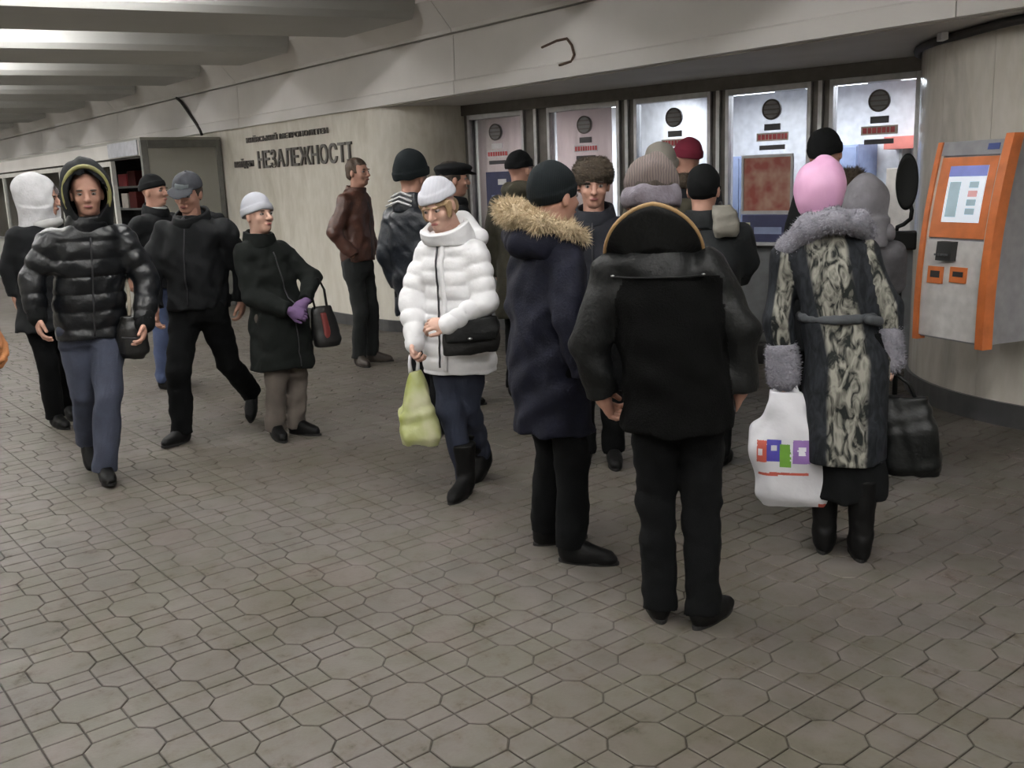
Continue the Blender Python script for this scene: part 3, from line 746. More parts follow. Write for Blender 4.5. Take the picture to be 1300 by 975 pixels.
# ------------------------------------------------------------------ oval black board on its stand, bin by the counter
t = thing('swivel_board', 'black oval board on a bent arm above a black box, beside the curved wall', 'stand', (-3.28, 5.80, 0), math.atan2(5.8, -3.28) - PI / 2)
lathe('base', [(0.16, 0.0), (0.16, 0.015), (0.06, 0.03), (0.02, 0.04)], 'black_plastic', t)
tube('pole', [(-0.02, 0, 0.03), (-0.02, 0, 1.16)], 0.016, 'black_plastic', t)
boxes('control_box', [(-0.09, 0.07, -0.05, 0.05, 1.13, 1.245)], 'black_plastic', t, 0.012)
tube('arm', [(-0.05, 0, 1.24), (-0.045, 0, 1.27), (-0.01, 0, 1.285), (0.03, -0.01, 1.32), (0.035, -0.015, 1.37), (0.02, -0.015, 1.42)], 0.013, 'black_plastic', t)
n = 40
V = []
for y, s in ((-0.03, 0.80), (-0.035, 0.93), (-0.025, 1.0), (0.0, 1.0), (0.012, 0.93), (0.012, 0.0001)):
    V += [(0.0 + 0.066 * s * math.cos(2 * PI * k / n), y, 1.545 + 0.172 * s * math.sin(2 * PI * k / n)) for k in range(n)]
Fq = [tuple(range(n - 1, -1, -1))[::-1]] + [(i * n + k, (i + 1) * n + k, (i + 1) * n + (k + 1) % n, i * n + (k + 1) % n) for i in range(5) for k in range(n)]
obj('oval_board', V, Fq, 'black_plastic', t, True)
t = thing('waste_bin', 'low round grey bin with dark open top below the counter', 'bin', (-5.30, 7.04, 0))
lathe('body', [(0.14, 0.0), (0.16, 0.03), (0.175, 0.16), (0.18, 0.20)], 'bin_dark', t)
lathe('rim', [(0.185, 0.20), (0.20, 0.21), (0.20, 0.27), (0.19, 0.28), (0.165, 0.28), (0.16, 0.22)], 'bin_grey', t)
lathe('liner', [(0.163, 0.281), (0.163, 0.29), (0.150, 0.29), (0.148, 0.23)], 'bin_dark', t)

# ------------------------------------------------------------------ sculpting by distance fields (for bodies, clothes and bags)
class Sdf:
    def __init__(s, lo, hi, h):
        s.h = h; s.lo = np.array(lo, float) - 3 * h
        s.ax = [np.arange(s.lo[i], hi[i] + 3 * h, h).astype(np.float32) for i in range(3)]
        s.D = np.full([len(a) for a in s.ax], 0.35, np.float32)
    def sub(s, lo, hi):
        sl = tuple(slice(max(0, int((lo[i] - s.lo[i]) / s.h) - 1), max(1, int((hi[i] - s.lo[i]) / s.h) + 2)) for i in range(3))
        x = s.ax[0][sl[0]][:, None, None]; y = s.ax[1][sl[1]][None, :, None]; z = s.ax[2][sl[2]][None, None, :]
        return sl, x, y, z
    def put(s, fn, lo, hi, k=0.02, cut=False, keep=False):
        pad = 0.05 + k
        sl, x, y, z = s.sub(np.array(lo) - pad, np.array(hi) + pad)
        cur = s.D[sl]
        if cur.size == 0: return
        d = fn(x, y, z)
        if cut:
            s.D[sl] = np.maximum(cur, -d); return
        h = np.clip(0.5 + 0.5 * (cur - d) / k, 0, 1)
        s.D[sl] = cur * (1 - h) + d * h - k * h * (1 - h)
    def cap(s, a, b, ra, rb, k=0.02, quilt=None, flat_end=False, cut=False):
        a = np.array(a, float); b = np.array(b, float); ab = b - a; L = np.linalg.norm(ab); u = ab / max(L, 1e-6)
        def fn(x, y, z):
            px, py, pz = x - a[0], y - a[1], z - a[2]
            t = px * u[0] + py * u[1] + pz * u[2]
            h = np.clip(t, 0, L)
            q = np.sqrt((px - h * u[0]) ** 2 + (py - h * u[1]) ** 2 + (pz - h * u[2]) ** 2)
            d = q - (ra + (rb - ra) * h / max(L, 1e-6))
            if quilt: d = d - quilt[0] * (np.sqrt(np.abs(np.sin(PI * h / quilt[1]))) - 0.6)
            if flat_end: d = np.maximum(d, t - L)
            return d
        r = max(ra, rb)
        s.put(fn, np.minimum(a, b) - r, np.maximum(a, b) + r, k, cut)
    def ell(s, c, r, k=0.02, cut=False, rot=None, clip=None):
        c = np.array(c, float); r = np.array(r, float)
        def fn(x, y, z):
            px, py, pz = x - c[0], y - c[1], z - c[2]
            if rot is not None:
                q = [rot[0][i] * px + rot[1][i] * py + rot[2][i] * pz for i in range(3)]
            else: q = [px, py, pz]
            k0 = np.sqrt((q[0] / r[0]) ** 2 + (q[1] / r[1]) ** 2 + (q[2] / r[2]) ** 2)
            k1 = np.sqrt((q[0] / r[0] ** 2) ** 2 + (q[1] / r[1] ** 2) ** 2 + (q[2] / r[2] ** 2) ** 2) + 1e-6
            d = k0 * (k0 - 1.0) / k1
            if clip is not None: d = np.maximum(d, clip(x, y, z))
            return d
        m = r.max() if rot is not None else r
        s.put(fn, c - m, c + m, k, cut)
    def loft(s, secs, yaw, k=0.02, e=2.2, quilt=None, cut=False):
        """secs: (z, cx, cy, rx, ry) from the bottom up; yaw turns the section's wide axis"""
        S = np.array(sorted(secs)); cz, sz = math.cos(yaw), math.sin(yaw)
        def fn(x, y, z):
            zz = z.ravel()
            fine = np.linspace(S[0, 0], S[-1, 0], 160); g = np.exp(-0.5 * (np.arange(-10, 11) / 4.0) ** 2); g /= g.sum()
            vals = []
            for j in range(1, 5):
                v = np.interp(fine, S[:, 0], S[:, j]); v2 = np.convolve(np.pad(v, 10, mode='edge'), g, 'valid')
                vals.append(np.interp(zz, fine, v2).astype(np.float32)[None, None, :])
            cx, cy, rx, ry = vals
            if quilt:
                q = quilt[0] * (np.sqrt(np.abs(np.sin(PI * z / quilt[1]))) - 0.6); rx = rx + q; ry = ry + q
            px, py = x - cx, y - cy
            u = np.abs(px * cz + py * sz) / rx; v = np.abs(-px * sz + py * cz) / ry
            rho = (u ** e + v ** e) ** (1.0 / e)
            d = (rho - 1.0) * np.minimum(rx, ry)
            return np.maximum(np.maximum(d, S[0, 0] - z), z - S[-1, 0])
        m = max(S[:, 3].max(), S[:, 4].max())
        s.put(fn, (S[:, 1].min() - m, S[:, 2].min() - m, S[0, 0]), (S[:, 1].max() + m, S[:, 2].max() + m, S[-1, 0]), k, cut)
    def wrinkle(s, amp, f, seed, zs=1.0):
        r = np.random.RandomState(seed)
        x = s.ax[0][:, None, None]; y = s.ax[1][None, :, None]; z = s.ax[2][None, None, :] * zs
        for i in range(3):
            a, b = r.normal(size=3), r.normal(size=3); a /= np.linalg.norm(a); b /= np.linalg.norm(b)
            f1, f2 = f * r.uniform(0.7, 1.5), f * r.uniform(0.4, 0.9)
            s.D += (amp / 1.7) * np.sin(f1 * (a[0] * x + a[1] * y + a[2] * z) + 2.0 * np.sin(f2 * (b[0] * x + b[1] * y + b[2] * z) + r.uniform(0, 6))).astype(np.float32)
    def mesh(s):
        D = s.D
        D[0] = np.maximum(D[0], 0.01); D[-1] = np.maximum(D[-1], 0.01); D[:, 0] = np.maximum(D[:, 0], 0.01); D[:, -1] = np.maximum(D[:, -1], 0.01); D[:, :, 0] = np.maximum(D[:, :, 0], 0.01); D[:, :, -1] = np.maximum(D[:, :, -1], 0.01)
        ins = D < 0
        c = np.zeros([n - 1 for n in D.shape], np.int8)
        offs = [(i, j, k) for i in (0, 1) for j in (0, 1) for k in (0, 1)]
        def sh(A, o): return A[o[0]:A.shape[0] - 1 + o[0], o[1]:A.shape[1] - 1 + o[1], o[2]:A.shape[2] - 1 + o[2]]
        for o in offs: c += sh(ins, o)
        act = (c > 0) & (c < 8)
        I = np.argwhere(act); n = len(I)
        idx = np.full(act.shape, -1, np.int32); idx[act] = np.arange(n)
        cd = np.stack([D[I[:, 0] + o[0], I[:, 1] + o[1], I[:, 2] + o[2]] for o in offs], 1)
        acc = np.zeros((n, 3)); cnt = np.zeros(n)
        for a in range(8):
            for b in range(a + 1, 8):
                oa, ob = np.array(offs[a]), np.array(offs[b])
                if np.abs(oa - ob).sum() != 1: continue
                m = (cd[:, a] < 0) != (cd[:, b] < 0)
                t = cd[m, a] / (cd[m, a] - cd[m, b])
                acc[m] += oa + (ob - oa) * t[:, None]; cnt[m] += 1
        P = I + acc / cnt[:, None]
        V = s.lo + P * s.h
        Q = []
        for ax in range(3):
            o1 = [0, 0, 0]; o1[ax] = 1
            A = ins[tuple(slice(0, -1) if i == ax else slice(1, -1) for i in range(3))]
            B = ins[tuple(slice(1, None) if i == ax else slice(1, -1) for i in range(3))]
            for inv, M in ((False, A & ~B), (True, ~A & B)):
                E = np.argwhere(M)
                if len(E) == 0: continue
                base = E.copy()
                for i in range(3):
                    if i != ax: base[:, i] += 1
                b, c_ = (ax + 1) % 3, (ax + 2) % 3
                def cell(db, dc):
                    q = base.copy(); q[:, b] += db; q[:, c_] += dc
                    return idx[q[:, 0], q[:, 1], q[:, 2]]
                q = np.stack([cell(-1, -1), cell(0, -1), cell(0, 0), cell(-1, 0)], 1)
                Q.append(q[:, ::-1] if inv else q)
        return V, np.concatenate(Q)

def relax(V, Q, it=1):
    for _ in range(it):
        acc = np.zeros_like(V); cnt = np.zeros(len(V))
        for a, b in ((0, 1), (1, 2), (2, 3), (3, 0)):
            np.add.at(acc, Q[:, a], V[Q[:, b]]); np.add.at(cnt, Q[:, a], 1)
            np.add.at(acc, Q[:, b], V[Q[:, a]]); np.add.at(cnt, Q[:, b], 1)
        V = 0.5 * V + 0.5 * acc / np.maximum(cnt, 1)[:, None]
    return V
def fur(name, V, Q, n, length, mat_, parent, droop=0.3, seed=0, wid=0.005):
    """short locks standing on a sculpted surface"""
    r = np.random.RandomState(seed)
    a, b, c, d = (V[Q[:, i]] for i in range(4))
    nr = np.cross(c - a, d - b); ar = np.linalg.norm(nr, axis=1) + 1e-12
    f = r.choice(len(Q), n, p=ar / ar.sum())
    w = r.uniform(0, 1, (n, 2))
    p = (a[f] * (1 - w[:, :1]) + b[f] * w[:, :1]) * (1 - w[:, 1:]) + (d[f] * (1 - w[:, :1]) + c[f] * w[:, :1]) * w[:, 1:]
    nn = nr[f] / ar[f][:, None]
    dr = nn + r.normal(0, 0.45, (n, 3)) + np.array([0, 0, -droop]); dr /= np.linalg.norm(dr, axis=1)[:, None]
    t = np.cross(dr, r.normal(size=(n, 3))); t /= np.linalg.norm(t, axis=1)[:, None]
    L = length * r.uniform(0.5, 1.2, (n, 1))
    W = np.stack([p - t * wid * 0.5 - nn * 0.004, p + t * wid * 0.5 - nn * 0.004, p + dr * L], 1).reshape(-1, 3)
    F3 = np.arange(3 * n).reshape(-1, 3)
    return obj(name, W, F3, mat_, parent)
def rot_xyz(yaw, pitch, tilt):
    return np.array(Matrix.Rotation(yaw, 3, 'Z') @ Matrix.Rotation(-pitch, 3, 'X') @ Matrix.Rotation(tilt, 3, 'Y'))
def ik(a, b, l1, l2, pole):
    a = np.array(a, float); b = np.array(b, float); d = b - a; L = np.linalg.norm(d)
    L2 = min(L, (l1 + l2) * 0.999); u = d / L
    if L > L2: b = a + u * L2
    x = (l1 * l1 - l2 * l2 + L2 * L2) / (2 * L2); h = math.sqrt(max(l1 * l1 - x * x, 0))
    p = np.array(pole, float); p = p - u * (p @ u); p /= (np.linalg.norm(p) + 1e-9)
    return a + u * x + p * h, b

def hand_mesh(wrist, fdir, back, thumb, curl, hs=1.0):
    """palm, four unequal fingers with two knuckle bends and a thumb from the side of the palm"""
    S = Sdf((-0.07, -0.05, -0.13), (0.09, 0.21, 0.04), 0.0042)
    S.cap((0, -0.04, 0), (0, 0.02, 0), 0.026, 0.029, 0.02)
    S.ell((0, 0.055, 0), (0.041, 0.052, 0.017), 0.015)
    for i, (x, l) in enumerate(((0.030, 0.068), (0.010, 0.076), (-0.011, 0.070), (-0.031, 0.055))):
        p = np.array([x, 0.092 - abs(x - 0.005) * 0.25, 0.0]); an = 0.0; r = 0.0098 - 0.0006 * i
        for j, (fr, c) in enumerate(((0.45, curl * 0.8), (0.32, curl), (0.23, curl * 0.8))):
            an += c
            q = p + np.array([x * 0.12 * fr, math.cos(an), -math.sin(an)]) * l * fr * 1.05
            S.cap(p, q, r, r * 0.93, 0.003); p = q; r *= 0.93
    S.cap((0.026, 0.025, -0.004), (0.050, 0.062, -0.018), 0.014, 0.011, 0.01)
    S.cap((0.050, 0.062, -0.018), (0.052, 0.095, -0.03), 0.0105, 0.009, 0.003)
    V, Q = S.mesh()
    V = V * hs
    y = np.array(fdir, float); y /= np.linalg.norm(y)
    z = np.array(back, float); z = z - y * (z @ y); z /= np.linalg.norm(z)
    x = np.cross(y, z)
    if x @ np.array(thumb, float) < 0: V[:, 0] *= -1; Q = Q[:, ::-1]
    return np.array(wrist) + V[:, :1] * x + V[:, 1:2] * y + V[:, 2:] * z, Q

def head_mesh(sc):
    S = Sdf((-0.11, -0.13, -0.22), (0.11, 0.14, 0.14), 0.0055)
    S.ell((0, -0.012, 0.03), (0.075, 0.094, 0.088), 0.02)
    S.ell((0, 0.022, -0.03), (0.061, 0.068, 0.086), 0.03)
    S.ell((0, 0.058, -0.088), (0.030, 0.028, 0.024), 0.03)
    for s in (-1, 1):
        S.ell((s * 0.036, 0.064, -0.026), (0.022, 0.020, 0.020), 0.02)
        S.ell((s * 0.034, 0.104, 0.004), (0.018, 0.020, 0.012), cut=True)
        S.ell((s * 0.077, -0.008, -0.010), (0.010, 0.019, 0.031), 0.008)
    S.ell((0, 0.082, 0.026), (0.046, 0.012, 0.010), 0.015)
    S.cap((0, 0.090, 0.014), (0, 0.113, -0.026), 0.008, 0.0135, 0.012)
    for s in (-1, 1): S.ell((s * 0.012, 0.100, -0.030), (0.009, 0.010, 0.008), 0.006)
    S.ell((0, 0.088, -0.060), (0.024, 0.012, 0.011), 0.01)
    S.ell((0, 0.1015, -0.0595), (0.022, 0.006, 0.0025), cut=True)
    S.cap((0, -0.015, -0.05), (0, -0.030, -0.21), 0.054, 0.058, 0.03)
    return S.mesh()
HEAD_V, HEAD_Q = head_mesh(1.0)

def person(label, pos, phi, H, head, base=None, sho=None, yaw=0, pitch=0, tilt=0, hs=1.055, arms=None, feet=None, coat=None,
           trousers='trouser_black', leg=1.0, hip=0.50, shoe='shoe_black', boots=0.0, heel=False, hat=None, hair='hair_dark', skin='skin', glove=None, vox=0.011, seed=1, hands=True, curl=0.55, hem_leg=0.055):
    """local frame: +x to the viewer's right, +y away from the viewer; phi 0 faces the viewer, 90 faces right"""
    x, y = pos
    root = thing('person', label, 'person', (x, y, 0), math.atan2(-y, -x) + PI / 2)
    ph = math.radians(phi)
    f = np.array([math.sin(ph), -math.cos(ph), 0.0]); r = np.array([-math.cos(ph), -math.sin(ph), 0.0]); up = np.array([0, 0, 1.0])
    yawr = math.atan2(r[1], r[0])
    hx, hy, hz = head
    if base is None: base = (hx * 0.35, hy * 0.35)
    if sho is None: sho = (hx * 0.85, hy * 0.85)
    zs = hz - 0.22 * hs                       # shoulder joints
    C = dict(cw=0.19, cd=0.135, ww=0.185, wd=0.13, hipw=0.19, hipd=0.14, hemw=0.2, hemd=0.15, hem=0.80, sl=(0.072, 0.062, 0.053), m='cloth_black', quilt=None, wr=0.005, e=2.3, neck=0.08, top=0.085)
    C.update(coat or {})
    zh = hip * H
    def ctr(z):
        t = (z - zh) / (zs - zh)
        if t < 0:
            return np.array([base[0], base[1]]) * max(0.0, 1 + t * 0.35)
        return np.array(base) + (np.array(sho) - np.array(base)) * t
    shw = C['cw'] - 0.025
    A = arms or {}
    J = {}
    for s in (1, -1):
        spec = A.get(s, {})
        sh = np.array([sho[0], sho[1], zs - 0.02]) + r * s * shw
        wdef = sh + r * s * 0.05 + f * 0.06 + np.array([0, 0, -0.50 * H / 1.75])
        w = np.array(spec.get('w', wdef), float)
        pole = np.array(spec.get('p', -f * 0.8 + r * s * 0.6), float)
        lu, lf = 0.172 * H, 0.150 * H
        mx = np.linalg.norm(w - sh) * spec.get('bend', 1.035)
        if lu + lf > mx: lu, lf = lu * mx / (lu + lf), lf * mx / (lu + lf)
        e, w = ik(sh, w, lu, lf, pole)
        J[s] = (sh, e, w, spec)
    G = {}
    for s in (1, -1):
        fx, fy, lift, fphi, fpitch = (feet or {}).get(s, (base[0] * 0.3 + r[0] * s * 0.09, base[1] * 0.3 + r[1] * s * 0.09, 0.0, phi - s * 8, 0.0))
        hp = np.array([base[0], base[1], zh]) + r * s * 0.085
        fd = np.array([math.sin(math.radians(fphi)), -math.cos(math.radians(fphi)), 0.0])
        cp, sp_ = math.cos(math.radians(fpitch)), math.sin(math.radians(fpitch))
        fwd = fd * cp - up * sp_; fup = fd * sp_ + up * cp       # pitch>0: toes down
        sole = np.array([fx, fy, lift])
        ank = sole + fup * 0.085 - fwd * 0.03
        L = np.linalg.norm(hp - ank) * (1.006 if lift < 0.02 and abs(fpitch) < 3 else 1.025)
        k_, a_ = ik(hp, ank, 0.51 * L, 0.49 * L, f)
        G[s] = (hp, k_, ank, sole, fwd, fup, fd)
    # ---- body: one figure from neck to feet, plus head and hands joined into the same mesh
    allp = np.array([p for s in (1, -1) for p in (J[s][0], J[s][1], J[s][2], G[s][0], G[s][1], G[s][2])] + [[hx, hy, hz]])
    S = Sdf(allp.min(0) - 0.16, allp.max(0) + 0.08, 0.02)
    secs = []
    for z, a, b in ((zh - 0.05, 0.10, 0.075), (zh + 0.05, 0.115, 0.085), (zh + 0.2, 0.105, 0.08), (zs - 0.10, shw * 0.72, 0.085), (zs, shw * 0.72, 0.07), (zs + 0.05, 0.06, 0.055)):
        c = ctr(z); secs.append((z, c[0], c[1], a, b))
    S.loft(secs, yawr, 0.03)
    cs = ctr(zs)
    S.cap((cs[0], cs[1], zs), (hx, hy, hz - 0.08), 0.05, 0.048, 0.03)
    for s in (1, -1):
        S.cap(J[s][0] - r * s * 0.02, J[s][1], 0.043, 0.036, 0.03); S.cap(J[s][1], J[s][2], 0.034, 0.025, 0.02)
        S.cap(G[s][0], G[s][1], 0.07, 0.05, 0.04); S.cap(G[s][1], G[s][2], 0.048, 0.034, 0.02)
        S.cap(G[s][2], G[s][3] + G[s][4] * 0.08 + G[s][5] * 0.035, 0.03, 0.022, 0.02)
    BV, BQ = S.mesh()
    RH = rot_xyz(math.radians(yaw), math.radians(pitch), math.radians(tilt))
    FR = np.stack([r, f, up], 1) @ RH                 # head axes as columns
    hc = np.array([hx, hy, hz])
    def tohead(V): return hc + (V * hs) @ FR.T
    parts = [(BV, BQ), (tohead(HEAD_V), HEAD_Q)]
    gl = []
    for s in (1, -1):
        sh, e, w, spec = J[s]
        if not hands or spec.get('pocket'): continue
        fd_ = np.array(spec.get('fd', (w - e)), float)
        hv, hq = hand_mesh(w, fd_, spec.get('back', r * s), spec.get('thumb', f), spec.get('curl', curl), hs)
        (gl if glove else parts).append((hv, hq))
    Vs, Qs, o_ = [], [], 0
    for v, q in parts: Vs.append(v); Qs.append(q + o_); o_ += len(v)
    obj('body', np.concatenate(Vs), np.concatenate(Qs), skin, root, True)
    for v, q in gl: obj('glove', v, q, glove, root, True)
    # ---- face
    def blob(name, c, rad, m, rot=None):
        S_ = Sdf(np.array(c) - max(rad), np.array(c) + max(rad), max(min(rad) / 2.5, 0.0028)); S_.ell(c, rad)
        v, q = S_.mesh()
        return obj(name, tohead(v), q, m, root, True) if len(v) else None
    for s in (1, -1):
        e_ = blob('eye', (s * 0.033, 0.077, 0.004), (0.0145, 0.0135, 0.0095), 'eye_white')
        i_ = blob('iris', (s * 0.033, 0.0885, 0.004), (0.006, 0.0035, 0.0065), 'iris')
        if i_ and e_: i_.parent = e_
        blob('eyebrow', (s * 0.034, 0.090, 0.024), (0.019, 0.007, 0.0045), hair)
    blob('lips', (0, 0.0975, -0.0605), (0.021, 0.0065, 0.0075), 'lips')
    # ---- trousers
    S = Sdf(np.minimum(allp.min(0), [9, 9, 0.02]) - np.array([0.16, 0.16, 0]), np.array([allp[:, 0].max() + 0.16, allp[:, 1].max() + 0.16, zh + 0.12]), vox)
    for s in (1, -1):
        hp, k_, a_, sole, fwd, fup, fd = G[s]
        S.cap(hp, k_, 0.096 * leg, 0.074 * leg, 0.03)
        end = a_ + (k_ - a_) / np.linalg.norm(k_ - a_) * (hem_leg - 0.075)
        S.cap(k_, end, 0.073 * leg, (0.066 if not boots else 0.046) * leg, 0.015, None, True)
    c = ctr(zh)
    S.loft([(zh - 0.09, c[0], c[1], 0.15 * leg, 0.10 * leg), (zh + 0.02, c[0], c[1], 0.17 * leg, 0.125 * leg), (zh + 0.11, c[0], c[1], 0.16 * leg, 0.115 * leg)], yawr, 0.05)
    S.wrinkle(0.005, 24, seed + 5, 1.1)
    S.wrinkle(0.0025, 45, seed + 6, 1.2)
    V, Q = S.mesh()
    tro = obj('trousers', V, Q, trousers, root, True)
    # ---- shoes
    for s in (1, -1):
        hp, k_, a_, sole, fwd, fup, fd = G[s]
        side = np.cross(fwd, fup)
        S = Sdf((-0.075, -0.12, -0.04 if heel else 0.0), (0.075, 0.21, max(0.15, boots + 0.06)), 0.008)
        lift_ = 0.045 if heel else 0.0
        S.loft([(0.004, 0, 0.045, 0.040, 0.125), (0.03, 0, 0.043, 0.046, 0.132), (0.055, 0, 0.035, 0.042, 0.122), (0.075, 0, 0.0, 0.036, 0.085), (0.105, 0, -0.035, 0.036, 0.05)], 0.0, 0.01, 2.4)
        S.cap((0, -0.035, 0.06), (0, -0.035, 0.115), 0.045, 0.045, 0.02)
        if boots:
            S.cap((0, -0.035, 0.1), (0, -0.03 + 0.0, boots), 0.048, 0.064, 0.02, None, True)
        S.wrinkle(0.0015, 60, seed)
        S.put(lambda x, y, z: np.maximum(0.004 - z + 0 * x + 0 * y, -1), (-0.1, -0.15, -0.1), (0.1, 0.25, 0.02), 0.001, cut=True) if False else None
        v, q = S.mesh(); v[:, 2] = np.maximum(v[:, 2], 0.006)
        W = sole + v[:, :1] * side + (v[:, 1:2] - 0.0) * fwd + v[:, 2:] * fup
        so = obj('shoe' if not boots else 'boot', W, q, shoe, root, True)
        P = [(math.cos(a) * 0.043 * (1.0 if math.sin(a) > 0 else 0.9), 0.045 + math.sin(a) * 0.135) for a in np.linspace(0, 2 * PI, 25)[:-1]]
        n = len(P)
        sv = np.array([(px, py, z) for z in (0.0, 0.014) for px, py in P])
        sw = sole + sv[:, :1] * side + sv[:, 1:2] * fwd + sv[:, 2:] * fup
        obj('sole', sw, [tuple(range(n - 1, -1, -1)), tuple(range(n, 2 * n))] + [(i, (i + 1) % n, (i + 1) % n + n, i + n) for i in range(n)], 'sole', so)
    # ---- coat
    jm = np.array([p for s in (1, -1) for p in J[s][:3]] + [[base[0], base[1], zh], [sho[0], sho[1], zs]])
    S = Sdf([min(jm[:, 0].min(), base[0] - C['hemw']) - 0.13, min(jm[:, 1].min(), base[1] - C['hemw']) - 0.13, min(C['hem'], jm[:, 2].min() - 0.03)],
            [max(jm[:, 0].max(), base[0] + C['hemw']) + 0.13, max(jm[:, 1].max(), base[1] + C['hemw']) + 0.13, zs + 0.16], vox)
    secs = []
    rows = [(C['hem'], C['hemw'], C['hemd'])]
    if C['hem'] < zh - 0.04: rows.append((zh, C['hipw'], C['hipd']))
    rows += [(zh + 0.20, C['ww'], C['wd']), (zs - 0.13, C['cw'] - 0.015, C['cd']), (zs - 0.01, C['cw'] - 0.02, C['cd'] * 0.86), (zs + 0.045, C['cw'] * 0.62, C['cd'] * 0.68), (zs + C['top'], C['neck'], C['neck'])]
    for z, a, b in rows:
        c = ctr(z); secs.append((z, c[0], c[1], a, b))
    S.loft(secs, yawr, 0.03, C['e'], C['quilt'])
    s0, s1, s2 = C['sl']
    for s in (1, -1):
        sh, e, w, spec = J[s]
        S.cap(sh, e, s0, s1, 0.035, C['quilt']); S.cap(e, w, s1, s2, 0.02, C['quilt'], True)
    S.wrinkle(C['wr'], 22, seed + 11)
    S.wrinkle(C['wr'] * 0.5, 48, seed + 17)
    CV, CQ = S.mesh()
    mi = None; ms = C['m']
    if 'matfn' in C:
        ms, fn_ = C['matfn']; mi = fn_(CV[CQ].mean(1))
    co = obj(C.get('name', 'coat'), CV, CQ, ms, root, True, mi)
    info = dict(root=root, coat=co, f=f, r=r, J=J, G=G, ctr=ctr, zs=zs, zh=zh, C=C, FR=FR, hc=hc, hs=hs, tohead=tohead, yawr=yawr, secs=np.array(secs), CV=CV, trousers=tro, seed=seed)
    # ---- headgear and hair
    for h in (hat or []): headgear(info, *h)
    return info

